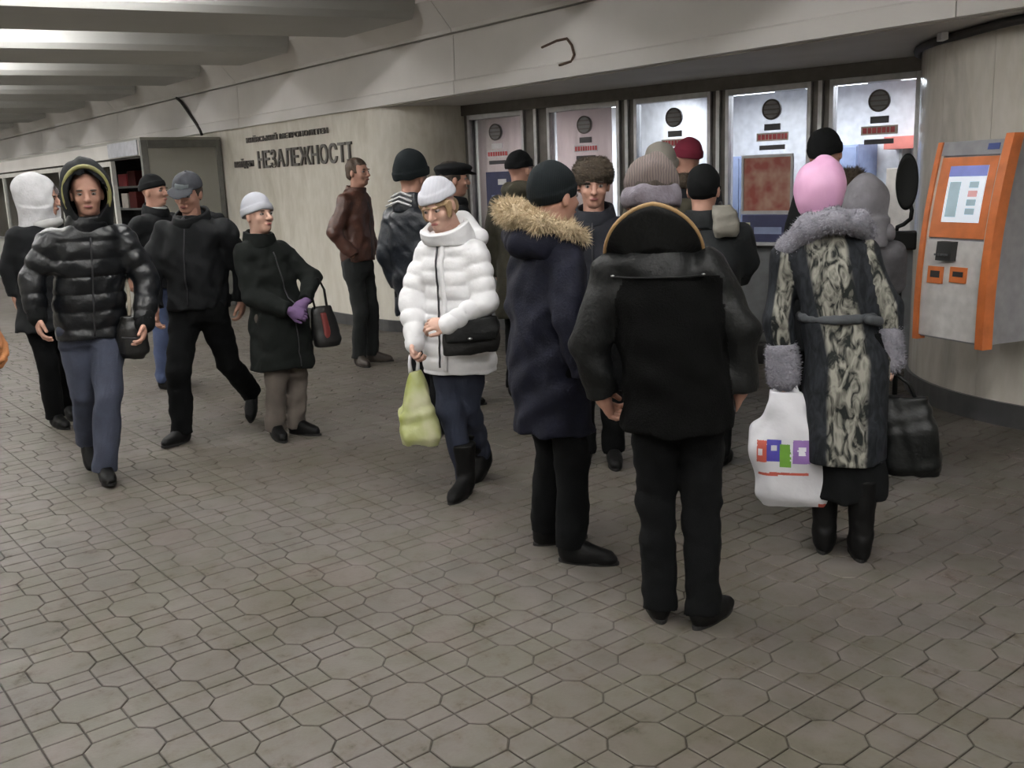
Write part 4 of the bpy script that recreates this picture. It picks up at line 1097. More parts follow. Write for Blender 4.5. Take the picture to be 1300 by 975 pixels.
def headgear(I, kind, m, *a):
    root, tohead = I['root'], I['tohead']
    seed = I['seed']
    box = ((-0.17, -0.19, -0.22), (0.17, 0.22, 0.22))
    S = Sdf(*box, 0.0065)
    name = 'hat'
    if kind == 'beanie':
        g, tall, edge, slope = (list(a) + [1.0, 0.10, 0.035, 0.25][len(a):])[:4]
        pl = lambda x, y, z: (edge + slope * y - z + 0 * x)
        S.ell((0, -0.016, 0.035), (0.085 * g, 0.106 * g, tall), 0.01, clip=lambda x, y, z: edge + slope * y - z)
        if m == 'knit_pink': S.wrinkle(0.006, 26, seed + 2, 0.5)
        S.ell((0, -0.014, 0.035), (0.091 * g, 0.112 * g, tall * 1.02), 0.006, clip=lambda x, y, z: np.maximum(edge + slope * y - z, z - (edge + 0.045 + slope * y)))
        S.wrinkle(0.0025, 45, seed)
    elif kind == 'cap':
        S.ell((0, -0.012, 0.035), (0.090, 0.108, 0.095), 0.01, clip=lambda x, y, z: 0.036 - z + 0 * x * y)
        v = rot_xyz(0, math.radians(18), 0)
        S.ell((0, 0.105, 0.036), (0.076, 0.075, 0.009), 0.006, rot=v)
        S.wrinkle(0.002, 40, seed)
    elif kind == 'flatcap':
        S.ell((0, 0.005, 0.075), (0.115, 0.135, 0.042), 0.02)
        S.ell((0, -0.012, 0.04), (0.088, 0.106, 0.07), 0.02, clip=lambda x, y, z: 0.03 - z + 0 * x * y)
        S.ell((0, 0.115, 0.045), (0.075, 0.055, 0.010), 0.01, rot=rot_xyz(0, math.radians(15), 0))
    elif kind == 'furhat':
        S.loft([(0.005, 0, -0.012, 0.098, 0.115), (0.05, 0, -0.012, 0.105, 0.122), (0.10, 0, -0.012, 0.10, 0.117), (0.135, 0, -0.012, 0.075, 0.09)], 0.0, 0.03, 2.0)
        S.wrinkle(0.006, 45, seed)
    elif kind == 'rollhat':
        S.ell((0, -0.014, 0.05), (0.088, 0.108, 0.092), 0.02, clip=lambda x, y, z: 0.0 - z + 0 * x * y)
        S.wrinkle(0.008, 42, seed)
    elif kind == 'hood':
        name = 'hood'
        gx, gz, po = (list(a) + [0.132, 0.158, 0.0][len(a):])[:3]
        S.ell((0, -0.018, 0.0), (gx, 0.142, gz), 0.02)
        S.ell((0, -0.05 - po * 0.3, 0.06), (gx * 0.8, 0.12, gz * 0.75), 0.04)
        S.loft([(-0.20, 0, -0.03, 0.115, 0.12), (-0.12, 0, -0.02, 0.12, 0.125), (-0.06, 0, -0.02, 0.12, 0.12)], 0.0, 0.03)
        S.ell((0, 0.10, -0.012), (gx - 0.04, 0.13, gz - 0.045), cut=True)
        S.ell((0, 0.015, -0.005), (gx - 0.025, 0.115, gz - 0.03), cut=True)
        S.wrinkle(0.004, 35, seed)
    elif kind == 'hair':
        name = 'hair'
        lo = a[0] if a else -0.02
        S.ell((0, -0.018, 0.032), (0.083, 0.100, 0.096), 0.01)
        S.ell((0, -0.045, -0.02), (0.074, 0.065, 0.06), 0.02)
        S.put(lambda x, y, z: np.maximum(np.maximum(0.038 - y + 0 * x, z - 0.062), -1) , (-0.12, 0.03, -0.2), (0.12, 0.2, 0.06), 0.001, cut=True)
        S.put(lambda x, y, z: np.maximum(z - lo, -0.03 - y) + 0 * x, (-0.12, -0.03, -0.22), (0.12, 0.2, lo), 0.001, cut=True)
        S.wrinkle(0.003, 70, seed)
    elif kind == 'fringe':
        name = 'hair'
        S.ell((0, 0.006, 0.012), (0.084, 0.097, 0.050), 0.01, clip=lambda x, y, z: np.maximum(0.03 - y, 0.021 - z + 0 * x) )
        for s in (-1, 1): S.cap((s * 0.076, 0.03, 0.02), (s * 0.074, 0.045, -0.05), 0.018, 0.012, 0.015)
        S.ell((0, -0.05, -0.03), (0.075, 0.06, 0.06), 0.02)
        S.wrinkle(0.003, 80, seed)
    V, Q = S.mesh()
    o = obj(name, tohead(V), Q, MATNAME(m), root, True)
    if kind == 'furhat':
        fur('fur_pile', tohead(V), Q, 2600, 0.012, m, o, 0.25, seed)
    if kind == 'cap':
        V2 = [(-0.06, 0.098, 0.05), (0.06, 0.098, 0.05), (0.055, 0.09, 0.085), (-0.055, 0.09, 0.085)]
        S2 = Sdf((-0.06, 0.05, 0.03), (0.06, 0.12, 0.10), 0.005)
        S2.ell((0, -0.012, 0.035), (0.0915, 0.1095, 0.0965), 0.01, clip=lambda x, y, z: np.maximum(np.maximum(0.046 - z, z - 0.078), np.maximum(np.abs(x) - 0.045, 0.05 - y)))
        v2, q2 = S2.mesh(); obj('cap_band', tohead(v2), q2, 'cap_badge', o, True)
        S2 = Sdf((-0.01, -0.03, 0.12), (0.01, 0.0, 0.15), 0.004); S2.ell((0, -0.012, 0.131), (0.008, 0.008, 0.005)); v2, q2 = S2.mesh(); obj('cap_button', tohead(v2), q2, m, o, True)
    if kind == 'rollhat':
        S2 = Sdf(*box, 0.0065)
        S2.loft([(-0.03, 0, -0.014, 0.088, 0.106), (-0.018, 0, -0.014, 0.097, 0.116), (0.005, 0, -0.014, 0.100, 0.119), (0.026, 0, -0.014, 0.097, 0.116), (0.04, 0, -0.014, 0.088, 0.106)], 0.0, 0.01, 2.0)
        S2.wrinkle(0.004, 60, seed)
        v2, q2 = S2.mesh(); obj('rolled_brim', tohead(v2), q2, 'knit_band', o, True)
    if kind == 'hood' and len(a) > 3:
        # soft edging round the face opening
        gx, gz = a[0], a[1]
        pts = []
        for k in range(28):
            t = 2 * PI * k / 28
            pts.append(((gx - 0.022) * math.cos(t), 0.078 - 0.03 * abs(math.cos(t)) - (0.03 if math.sin(t) < -0.5 else 0), 0.0 + (gz - 0.018) * math.sin(t)))
        tube('hood_trim', [tuple(p) for p in tohead(np.array(pts))], a[3 + 1] if len(a) > 4 else 0.010, a[3], o, 6, True)
    return o
def MATNAME(m): return m

# ---- pieces added to clothes
def ring_sdf(I, name, m, z, rx, ry, thick, dz=0.0, off=(0, 0), parent=None, furn=0, furl=0.02, wr=0.004, tiltf=0.0, furm=None):
    """soft band lying around the neck / waist / wrist"""
    c = I['ctr'](z); r, f = I['r'], I['f']
    n = 22; P = []
    for k in range(n):
        t = 2 * PI * k / n
        p = np.array([c[0] + off[0], c[1] + off[1], z]) + r * rx * math.cos(t) + f * ry * math.sin(t)
        p[2] += tiltf * math.sin(t)
        P.append(p)
    P = np.array(P)
    S = Sdf(P.min(0) - thick * 1.6, P.max(0) + thick * 1.6, max(0.008, thick / 6))
    for k in range(n): S.cap(P[k], P[(k + 1) % n], thick, thick, 0.015)
    S.wrinkle(wr, 40, I['seed'] + 3)
    V, Q = S.mesh()
    o = obj(name, V, Q, m, parent or I['root'], True)
    if furn: fur('fur_pile', V, Q, furn, furl, furm or m, o, 0.3, 5)
    return o
def stand_collar(I, name, m, z0, z1, r0, r1, th=0.014, tilt=0.0, wr=0.004, quilt=None):
    """upright collar: an open tube round the neck, lower at the throat when tilt > 0"""
    a = np.array([*I['ctr'](z0), z0]); b = np.array([*I['ctr'](z1), z1]); b[:2] = 0.5 * (b[:2] + I['hc'][:2])
    def secs(d, e0, e1): return [(z0 - e0, a[0], a[1], r0 + d, (r0 + d) * 0.95), (0.5 * (z0 + z1), 0.5 * (a[0] + b[0]), 0.5 * (a[1] + b[1]), 0.5 * (r0 + r1) + d + 0.006, (0.5 * (r0 + r1) + d + 0.006) * 0.95), (z1 + e1, b[0], b[1], r1 + d, (r1 + d) * 0.97)]
    R_ = max(r0, r1) + 0.06
    S = Sdf([min(a[0], b[0]) - R_, min(a[1], b[1]) - R_, z0 - 0.01], [max(a[0], b[0]) + R_, max(a[1], b[1]) + R_, z1 + 0.01], 0.0075)
    S.loft(secs(th, 0, 0), I['yawr'], 0.005, 2.0, quilt)
    S.wrinkle(wr, 36, I['seed'] + 3)
    S.loft(secs(-th, 0.05, 0.05), I['yawr'], 0.005, 2.0, None, True)
    V, Q = S.mesh()
    u = (V - a) @ I['f']; t = np.clip((V[:, 2] - z0) / (z1 - z0), 0, 1)
    V[:, 2] -= tilt * t * u / r0
    return obj(name, V, Q, m, I['root'], True)
def chain_sdf(name, pts, rad, m, parent, furn=0, furl=0.02, wr=0.004, vox=0.009, seed=2, furm=None, k=0.02, wid=0.005, droop=0.3):
    P = np.array(pts, float); R_ = list(rad) if isinstance(rad, (list, tuple)) else [rad] * len(P)
    S = Sdf(P.min(0) - max(R_) * 1.4, P.max(0) + max(R_) * 1.4, vox)
    for i in range(len(P) - 1): S.cap(P[i], P[i + 1], R_[i], R_[i + 1], k)
    S.wrinkle(wr, 40, seed)
    V, Q = S.mesh()
    o = obj(name, V, Q, m, parent, True)
    if furn: fur('fur_pile', V, Q, furn, furl, furm or m, o, droop, seed, wid)
    return o
def front_line(I, name, m, rad, z0, z1, side=0.0, parent=None, back=False, flat=1.0):
    """a zip or seam down the front (or back) of the coat, laid on its surface"""
    CV = I['CV']; f, r = I['f'] * (-1 if back else 1), I['r']
    pts = []
    for z in np.linspace(z0, z1, 26):
        c = I['ctr'](z); rel = CV - np.array([c[0], c[1], z])
        u = rel @ r - side; w = rel @ f
        sel = (np.abs(u) < 0.02) & (np.abs(rel[:, 2]) < 0.02)
        if sel.sum() < 2: continue
        d = np.max(w[sel]); p = np.array([c[0], c[1], z]) + r * side + f * d
        pts.append(tuple(p))
    if len(pts) < 3: return None
    return tube(name, pts, rad, m, parent or I['coat'], 6, flat=flat)
def cuff(I, s, name, m, rad, length, thick=0.006, furn=0, furl=0.02, furm=None):
    sh, e, w, spec = I['J'][s]
    u = (w - e) / np.linalg.norm(w - e)
    return chain_sdf(name, [w - u * length, w + u * 0.012], rad, m, I['coat'], furn, furl, 0.003, 0.008, 4, furm)

# ------------------------------------------------------------------ people
R, L = 1, -1
# 1 man in the hooded puffer jacket, walking towards us
I = person('man in a shiny black hooded puffer jacket and blue jeans striding at the far left', (-5.99, 1.59), 5, 1.80, (0.13, -0.03, 1.665), (0.07, 0.06), (0.11, 0.0), yaw=-6, pitch=6,
    arms={R: dict(w=(-0.205, -0.06, 1.00), p=(-1, 0.4, 0), bend=1.06), L: dict(w=(0.355, -0.12, 0.92), p=(1, 0.5, 0), bend=1.06)},
    feet={L: (0.05, -0.13, 0.0, 5, -6), R: (-0.03, 0.34, 0.09, 0, 38)},
    coat=dict(name='puffer_jacket', cw=0.205, cd=0.155, ww=0.19, wd=0.15, hipw=0.19, hipd=0.155, hemw=0.185, hemd=0.15, hem=0.84, sl=(0.080, 0.070, 0.056), m='puffer_black', quilt=(0.012, 0.10), wr=0.006),
    trousers='denim', leg=1.05, hat=[('hood', 'cloth_black2', 0.135, 0.165, 0.0, 'trim_yellow', 0.013)], seed=11, vox=0.009)
front_line(I, 'zip', 'zipper', 0.006, 0.86, 1.42)
stand_collar(I, 'collar', 'puffer_black', I['zs'] + 0.02, I['zs'] + 0.125, 0.105, 0.092, 0.018, 0.02, 0.006)
for s in (R, L): cuff(I, s, 'cuff', 'cloth_black', 0.055, 0.04)
p1 = I
# 2 figure in the white hood behind him
I = person('person in a pale hood and dark coat half hidden behind the puffer-jacket man', (-7.60, 1.77), 25, 1.78, (0.11, 0.0, 1.64), yaw=48, pitch=5,
    arms={R: dict(w=(-0.14, -0.02, 0.98)), L: dict(w=(0.30, 0.05, 0.95))}, feet={R: (0.02, 0.0, 0, 20, 0), L: (0.10, 0.25, 0.03, 20, 15)},
    coat=dict(hem=0.72, cw=0.215, hemw=0.215, hemd=0.17, m='cloth_black2'), trousers='trouser_black', hat=[('hood', 'white_hood', 0.120, 0.148, 0.06)], vox=0.013, seed=12)
ring_sdf(I, 'scarf', 'scarf_light', I['zs'] + 0.07, 0.085, 0.085, 0.035)
# 3 man in black knit cap between
I = person('man in a black knit cap with a pale collar, behind the capped man', (-8.40, 2.89), 45, 1.80, (0.07, 0.0, 1.665), yaw=10,
    arms={R: dict(w=(-0.20, -0.05, 0.98)), L: dict(w=(0.22, 0.05, 0.97))}, feet={R: (0.0, -0.05, 0, 40, 0), L: (0.08, 0.15, 0.0, 40, 0)},
    coat=dict(hem=0.86, m='cloth_black2', cw=0.215), trousers='denim_blue', hat=[('beanie', 'knit_black', 1.0, 0.105, 0.025, 0.2)], vox=0.013, seed=13)
ring_sdf(I, 'scarf', 'scarf_light', I['zs'] + 0.08, 0.068, 0.072, 0.022)
stand_collar(I, 'collar', 'cloth_black2', I['zs'] + 0.02, I['zs'] + 0.115, 0.10, 0.09, 0.013, 0.03)
# 4 man in the peaked cap
I = person('man in a dark grey peaked cap and black jacket taking a long stride', (-6.42, 2.32), -28, 1.79, (0.15, -0.03, 1.645), (0.15, 0.05), (0.165, 0.0), yaw=4, pitch=16, tilt=-5,
    arms={R: dict(w=(-0.13, 0.02, 0.92), p=(-1, 0.6, 0)), L: dict(w=(0.43, 0.02, 0.93), p=(1, 0.4, 0))},
    feet={R: (-0.06, -0.02, 0.0, -40, -4), L: (0.46, 0.42, 0.13, -15, 42)},
    coat=dict(name='jacket', cw=0.225, cd=0.155, ww=0.20, wd=0.155, hemw=0.19, hemd=0.155, hem=0.90, sl=(0.080, 0.068, 0.056), m='cloth_black2', wr=0.010), trousers='trouser_black', leg=1.1,
    hat=[('cap', 'cap_grey'), ('hair', 'hair_dark')], seed=14)
stand_collar(I, 'collar', 'cloth_black2', I['zs'] + 0.01, I['zs'] + 0.115, 0.115, 0.10, 0.014, 0.045)
chain_sdf('hood', [np.array([0.165, 0.0, I['zs'] + 0.06]) - I['f'] * 0.10 + I['r'] * s for s in (-0.12, 0.0, 0.10)], [0.05, 0.075, 0.05], 'cloth_black2', I['root'], wr=0.008)
chain_sdf('shirt', [np.array([0.155, 0, I['zs'] + 0.02]) + I['f'] * 0.08, np.array([0.155, 0, I['zs'] + 0.06]) + I['f'] * 0.07], [0.02, 0.03], 'coat_ash', I['root'])
front_line(I, 'zip', 'zipper', 0.005, 0.92, 1.42)
# 5 woman with grey knit hat
I = person('woman in a pale grey knit hat and long dark coat with purple gloves', (-6.04, 2.87), 38, 1.62, (-0.075, -0.02, 1.485), (0.0, 0.0), (-0.075, 0.0), yaw=0, pitch=-4, hs=1.0,
    arms={R: dict(w=(0.06, -0.21, 0.88), p=(-1, 0.2, -0.3), bend=1.2, fd=(0.9, -0.1, -0.3), back=(0, -1, 0.3)), L: dict(w=(0.175, -0.13, 0.92), p=(1, 0.4, -0.2), bend=1.2, fd=(-0.7, -0.5, -0.5), back=(0.3, -1, 0.2))},
    feet={R: (-0.08, -0.03, 0, 15, 0), L: (0.07, 0.03, 0, 50, 0)},
    coat=dict(cw=0.170, cd=0.135, ww=0.168, wd=0.135, hipw=0.195, hipd=0.16, hemw=0.215, hemd=0.185, hem=0.48, sl=(0.068, 0.062, 0.055), m='coat_green', wr=0.007), trousers='trouser_taupe', leg=1.02, hem_leg=0.035,
    hat=[('beanie', 'knit_grey', 1.07, 0.118, 0.012, 0.22)], hair='hair_brown', skin='skin_pale', glove='glove_purple', curl=0.8, seed=15)
stand_collar(I, 'collar', 'coat_green', I['zs'] + 0.02, I['zs'] + 0.115, 0.098, 0.085, 0.014, 0.015)
front_line(I, 'placket', 'zipper', 0.004, 0.5, 1.25)
for z in (0.62, 0.78, 0.94, 1.10):
    p = I['ctr'](z); q = np.array([p[0], p[1], z]) + I['f'] * 0.155 + I['r'] * 0.03
p5 = I
# 6 man in the brown leather jacket by the wall
I = person('bareheaded man in a brown leather jacket standing by the lettered wall', (-8.0, 4.64), 62, 1.84, (0.045, 0.0, 1.765), (-0.01, 0.0), (0.0, 0.0), yaw=-8,
    arms={R: dict(w=(-0.05, -0.22, 1.03), p=(-1, -0.25, 0), bend=1.16, pocket=True), L: dict(w=(0.16, 0.16, 1.03), p=(-0.3, 1, 0), bend=1.16, pocket=True)},
    feet={R: (-0.05, -0.06, 0, 25, 0), L: (0.09, 0.10, 0, 75, 0)},
    coat=dict(name='leather_jacket', cw=0.205, cd=0.145, ww=0.185, wd=0.14, hemw=0.175, hemd=0.14, hem=0.97, sl=(0.076, 0.066, 0.056), m='leather_brown', wr=0.007), trousers='trouser_green',
    hat=[('hair', 'hair_brown', -0.01)], shoe='shoe_brown', vox=0.013, seed=16)
stand_collar(I, 'collar', 'leather_brown', I['zs'] + 0.02, I['zs'] + 0.115, 0.095, 0.078, 0.012, 0.02)
front_line(I, 'zip', 'zipper', 0.005, 1.0, 1.5)
# 7 man in black leather jacket with striped hood
I = person('man in a black beanie and black leather jacket with white-striped shoulder, behind the white coat', (-5.40, 3.60), 140, 1.84, (-0.03, 0.0, 1.69), (-0.02, 0.0), (-0.04, 0.0), pitch=4,
    arms={R: dict(w=(0.14, -0.15, 0.98)), L: dict(w=(-0.16, 0.1, 0.98))}, feet={R: (0.08, -0.05, 0, 120, 0), L: (-0.02, 0.12, 0, 130, 0)},
    coat=dict(name='leather_jacket', cw=0.195, cd=0.15, hemw=0.175, hemd=0.15, hem=0.80, m='leather_navy', wr=0.006, sl=(0.078, 0.068, 0.058)), trousers='trouser_black',
    hat=[('beanie', 'knit_dark', 1.15, 0.135, 0.0, 0.25)], seed=17)
stand_collar(I, 'collar', 'leather_navy', I['zs'] + 0.02, I['zs'] + 0.14, 0.115, 0.10, 0.016, 0.0)
for q in range(3):
    tube('white_stripe', [np.array([-0.04, 0.0, I['zs'] + 0.14 - 0.028 * q]) - I['f'] * (0.105 + 0.016 * q) + I['r'] * s * (1 + 0.12 * q) + np.array([0, 0, -abs(s) * 0.35]) for s in np.linspace(-0.085, 0.085, 9)], 0.007, 'stripe_white', I['coat'], 6)
# 8 flat cap
I = person('man in a black flat cap looking right, just behind the black beanie', (-5.95, 4.24), 105, 1.79, (0.03, 0.0, 1.665), coat=dict(hem=0.75, m='cloth_black2'), hat=[('flatcap', 'cloth_black2'), ('hair', 'hair_dark')], vox=0.014, seed=18)
stand_collar(I, 'collar', 'cloth_black2', I['zs'] + 0.02, I['zs'] + 0.115, 0.10, 0.085, 0.013, 0.02)
# 9 woman in white
I = person('woman in a white quilted coat walking with her head bowed', (-4.23, 3.05), -38, 1.66, (-0.085, -0.06, 1.535), (-0.02, 0.0), (-0.035, -0.01), yaw=8, pitch=24, tilt=6, hs=1.0,
    arms={R: dict(w=(-0.25, -0.10, 0.84), p=(-0.7, 0.7, 0), curl=0.95), L: dict(w=(-0.06, -0.27, 0.945), p=(1.0, 0.25, -0.15), bend=1.22, fd=(-1, -0.1, 0.1), back=(0, -0.7, 0.7), curl=0.8)},
    feet={R: (-0.03, -0.14, 0.0, -25, 0), L: (0.09, 0.18, 0.05, -35, 30)},
    coat=dict(cw=0.182, cd=0.135, ww=0.162, wd=0.132, hipw=0.188, hipd=0.158, hemw=0.20, hemd=0.168, hem=0.66, sl=(0.070, 0.064, 0.052), m='puffer_white', quilt=(0.012, 0.075), wr=0.004), trousers='denim_dark', leg=0.98,
    hat=[('beanie', 'knit_white', 1.05, 0.112, 0.042, 0.05), ('fringe', 'hair_blond')], hair='hair_blond', skin='skin_pale', shoe='shoe_black', boots=0.28, seed=19, vox=0.0085)
stand_collar(I, 'collar', 'puffer_white', I['zs'] + 0.015, I['zs'] + 0.13, 0.118, 0.108, 0.019, 0.045, 0.004)
chain_sdf('hood', [np.array([-0.035, -0.01, I['zs'] + 0.10]) - I['f'] * 0.10 + I['r'] * s + np.array([0, 0, -abs(s) * 0.5]) for s in (-0.11, 0.0, 0.11)], [0.05, 0.075, 0.05], 'puffer_white', I['root'], wr=0.005)
front_line(I, 'zip', 'zipper', 0.006, 0.70, 1.36)
front_line(I, 'storm_flap', 'puffer_white', 0.014, 0.68, 1.34, side=-0.035, flat=1.0)
for s in (R, L): cuff(I, s, 'cuff', 'puffer_white', 0.052, 0.05)
p9 = I
# 10 olive coat
I = person('person in an olive coat and black knit hat facing the ticket windows', (-5.79, 4.76), 160, 1.85, (0.02, 0.0, 1.72), yaw=-20, coat=dict(hem=0.62, cw=0.205, hemw=0.22, hemd=0.18, m='coat_olive', sl=(0.080, 0.068, 0.058)), hat=[('beanie', 'knit_black', 1.0, 0.105, 0.02, 0.1)], vox=0.014, seed=20)
ring_sdf(I, 'hood', 'coat_olive', I['zs'] + 0.09, 0.10, 0.10, 0.050, wr=0.007)
# 11 fur hat man facing us
I = person('man in a brown fur hat facing this way beside the navy parka', (-4.05, 3.87), -6, 1.75, (0.0, 0.0, 1.605), pitch=8, yaw=8, coat=dict(hem=0.78, m='coat_navy', cw=0.20, cd=0.14, sl=(0.076, 0.066, 0.056)), trousers='trouser_black', hat=[('furhat', 'fur_brown'), ('hair', 'hair_dark')], vox=0.013, seed=21)
stand_collar(I, 'collar', 'coat_navy', I['zs'] + 0.01, I['zs'] + 0.115, 0.11, 0.092, 0.014, 0.035)
front_line(I, 'zip', 'zipper', 0.005, 0.8, 1.4)
# 12 navy parka
I = person('man in a long navy parka with a tan fur-trimmed hood thrown back', (-3.09, 2.77), 118, 1.70, (-0.03, 0.0, 1.575), (-0.075, 0.02), (-0.075, 0.02), yaw=14, pitch=2,
    arms={R: dict(w=(0.08, -0.20, 0.88), p=(-0.3, -1, -0.3), pocket=True), L: dict(w=(-0.02, 0.25, 0.90), p=(-0.5, 1, 0), pocket=True)},
    feet={R: (0.03, -0.08, 0, 78, 0), L: (-0.09, 0.16, 0, 110, 0)},
    coat=dict(name='parka', cw=0.205, cd=0.155, ww=0.195, wd=0.158, hipw=0.195, hipd=0.162, hemw=0.19, hemd=0.165, hem=0.58, sl=(0.080, 0.072, 0.062), m='parka_navy', wr=0.009), trousers='trouser_black', leg=1.02,
    hat=[('beanie', 'knit_dark', 1.0, 0.104, -0.015, 0.30)], vox=0.0095, seed=22)
zt = I['zs']
hood = chain_sdf('hood', [(-0.20, -0.02, zt + 0.06), (-0.16, -0.10, zt + 0.055), (-0.06, -0.13, zt + 0.045), (0.03, -0.10, zt + 0.04), (0.06, 0.02, zt + 0.03)], [0.05, 0.06, 0.06, 0.05, 0.04], 'parka_navy', I['root'], wr=0.006, k=0.04)
chain_sdf('hood', [(-0.20, -0.02, zt + 0.06), (-0.19, 0.10, zt + 0.065), (-0.09, 0.15, zt + 0.05), (0.03, 0.12, zt + 0.04)], [0.05, 0.06, 0.055, 0.04], 'parka_navy', I['root'], wr=0.006, k=0.04)
chain_sdf('fur_trim', [(-0.06, 0.15, zt + 0.15), (-0.17, 0.11, zt + 0.17), (-0.225, 0.0, zt + 0.18), (-0.19, -0.10, zt + 0.165), (-0.09, -0.165, zt + 0.135), (0.02, -0.16, zt + 0.10), (0.085, -0.11, zt + 0.065)], [0.032, 0.036, 0.042, 0.040, 0.036, 0.032, 0.026], 'fur_tan', I['root'], 5200, 0.034, 0.006, 0.008, 3, None, 0.03, 0.0045, 0.55)
# 13 man from behind with the leather yoke
def yoke(cn):
    return np.where((cn[:, 2] > 1.305 - 0.0 * cn[:, 0]) & (cn[:, 2] < 2) , 0, 1)
I = person('man seen from behind in a black coat with leather yoke and tan-edged raised collar', (-2.32, 2.64), 182, 1.70, (-0.105, 0.02, 1.565), (-0.02, 0.0), (-0.085, 0.0), pitch=6,
    arms={R: dict(w=(0.205, 0.02, 0.89), p=(1, -0.3, 0), bend=1.04, curl=0.9, fd=(-0.25, 0.8, -1)), L: dict(w=(-0.295, 0.02, 0.86), p=(-1, -0.3, 0), bend=1.04, curl=0.9, fd=(0.4, 0.8, -1))},
    feet={R: (0.085, -0.02, 0, 148, 0), L: (-0.095, 0.03, 0, 190, 0)},
    coat=dict(cw=0.185, cd=0.145, ww=0.186, wd=0.145, hipw=0.192, hipd=0.15, hemw=0.20, hemd=0.155, hem=0.75, sl=(0.076, 0.070, 0.062), m='suede_black', wr=0.006, matfn=(['leather_black', 'suede_black'], yoke)), trousers='trouser_black', leg=0.97, hip=0.52, hem_leg=0.035,
    hat=[('rollhat', 'knit_taupe'), ('hair', 'hair_dark', -0.03)], vox=0.009, seed=23)
cv = I['coat']
q_ = np.zeros(len(cv.data.polygons) * 3); cv.data.polygons.foreach_get('center', q_); q_ = q_.reshape(-1, 3)
mi_ = np.where(q_[:, 2] > 1.305, 0, 1)
for s in (R, L):
    sh, e, w, spec = I['J'][s]
    for a_, b_ in ((sh, e), (e, w)):
        ab = b_ - a_; t_ = np.clip(((q_ - a_) @ ab) / (ab @ ab), 0, 1); d_ = np.linalg.norm(q_ - (a_ + t_[:, None] * ab), axis=1)
        mi_[(d_ < 0.088) & (s * (q_[:, 0] - 0.035 + 0.1 * (q_[:, 2] - 0.75) ) > (0.15 if s > 0 else 0.155))] = 0
cv.data.polygons.foreach_set('material_index', mi_.astype(np.int32))
cx, cy, zc = -0.10, 0.0, I['zs'] + 0.055
cp, ed = [], []
nT, nH = 36, 6
for i in range(nT + 1):
    th = math.radians(-125 + 250 * i / nT)          # 0 = nearest the viewer (his back)
    for j in range(nH + 1):
        t = j / nH
        top = 0.165 * math.cos(th) if abs(th) < PI / 2 else -0.08 * (abs(th) - PI / 2)
        rad = 0.10 + 0.062 * t
        cp.append((cx + math.sin(th) * rad * 1.05, cy - math.cos(th) * rad * 0.92, zc + top * t - 0.02 * abs(math.sin(th))))
    ed.append(cp[-1])
Fq = [(i * (nH + 1) + j, (i + 1) * (nH + 1) + j, (i + 1) * (nH + 1) + j + 1, i * (nH + 1) + j + 1) for i in range(nT) for j in range(nH)]
co_ = obj('collar', cp, Fq, 'leather_black', I['root'], True)
md = co_.modifiers.new('thick', 'SOLIDIFY'); md.thickness = 0.014; md.offset = 0
tube('collar_piping', ed, 0.0085, 'trim_tan', co_, 8)
def back_point(I, x, z, out=0.004):
    CV = I['CV']; s = (np.abs(CV[:, 0] - x) < 0.02) & (np.abs(CV[:, 2] - z) < 0.02)
    return (x, CV[s][:, 1].min() - out, z)
tube('yoke_seam', [back_point(I, x, 1.305, 0.002) for x in np.linspace(-0.245, 0.075, 14)], 0.004, 'leather_black', cv, 6)
for x in (-0.24, 0.07):
    p = back_point(I, x, 1.305, 0.002); lathe('stud', [(0.002, 0), (0.007, 0.002), (0.007, 0.006), (0.002, 0.008)], 'metal', cv, 10, p)
# 14..18 queue in front of the windows
I = person('person in a beige knit hat mostly hidden behind the leather-yoked man', (-4.19, 4.57), 170, 1.80, (0.0, 0.0, 1.685), coat=dict(hem=0.7, m='coat_olive'), hat=[('beanie', 'knit_beige', 1.12, 0.115, 0.0, 0.2)], vox=0.015, seed=24)
stand_collar(I, 'collar', 'coat_olive', I['zs'] + 0.02, I['zs'] + 0.115, 0.10, 0.09, 0.013, 0.0)
I = person('person in a dark red knit hat and navy coat at the third ticket window', (-4.60, 5.28), 200, 1.86, (0.0, 0.0, 1.74), yaw=15, coat=dict(hem=0.6, m='coat_navy', hemw=0.21), hat=[('beanie', 'knit_red', 1.0, 0.105, 0.02, 0.2)], vox=0.014, seed=25)
ring_sdf(I, 'collar', 'fur_brown', I['zs'] + 0.09, 0.09, 0.09, 0.045, furn=900, furm='hair_dark')
I = person('person in a dark hood and teal coat just right of the leather-yoked man', (-3.61, 4.28), 168, 1.68, (0.0, 0.0, 1.555), (0.02, 0.0), (0.02, 0.0), arms={R: dict(w=(0.20, 0.12, 1.05), p=(1, 0, -0.5)), L: dict(w=(-0.18, 0.1, 1.0))}, coat=dict(hem=0.7, m='coat_teal', cw=0.20), hat=[('beanie', 'knit_black', 1.0, 0.1, -0.04, 0.3)], vox=0.013, seed=26)
stand_collar(I, 'collar', 'coat_teal', I['zs'] + 0.02, I['zs'] + 0.125, 0.11, 0.095, 0.014, 0.0)
p16 = I
I = person('person in a black knit hat with a brown fur collar, beyond the pink hat', (-3.35, 4.98), 165, 1.85, (0.03, 0.03, 1.725), (0.06, 0.0), (0.08, 0.0), tilt=-8, coat=dict(hem=0.6, m='cloth_black2', hemw=0.21), hat=[('beanie', 'knit_black', 1.02, 0.105, 0.0, 0.2)], vox=0.014, seed=27)
ring_sdf(I, 'fur_collar', 'fur_brown', I['zs'] + 0.09, 0.115, 0.105, 0.05, furn=2200, furl=0.03)
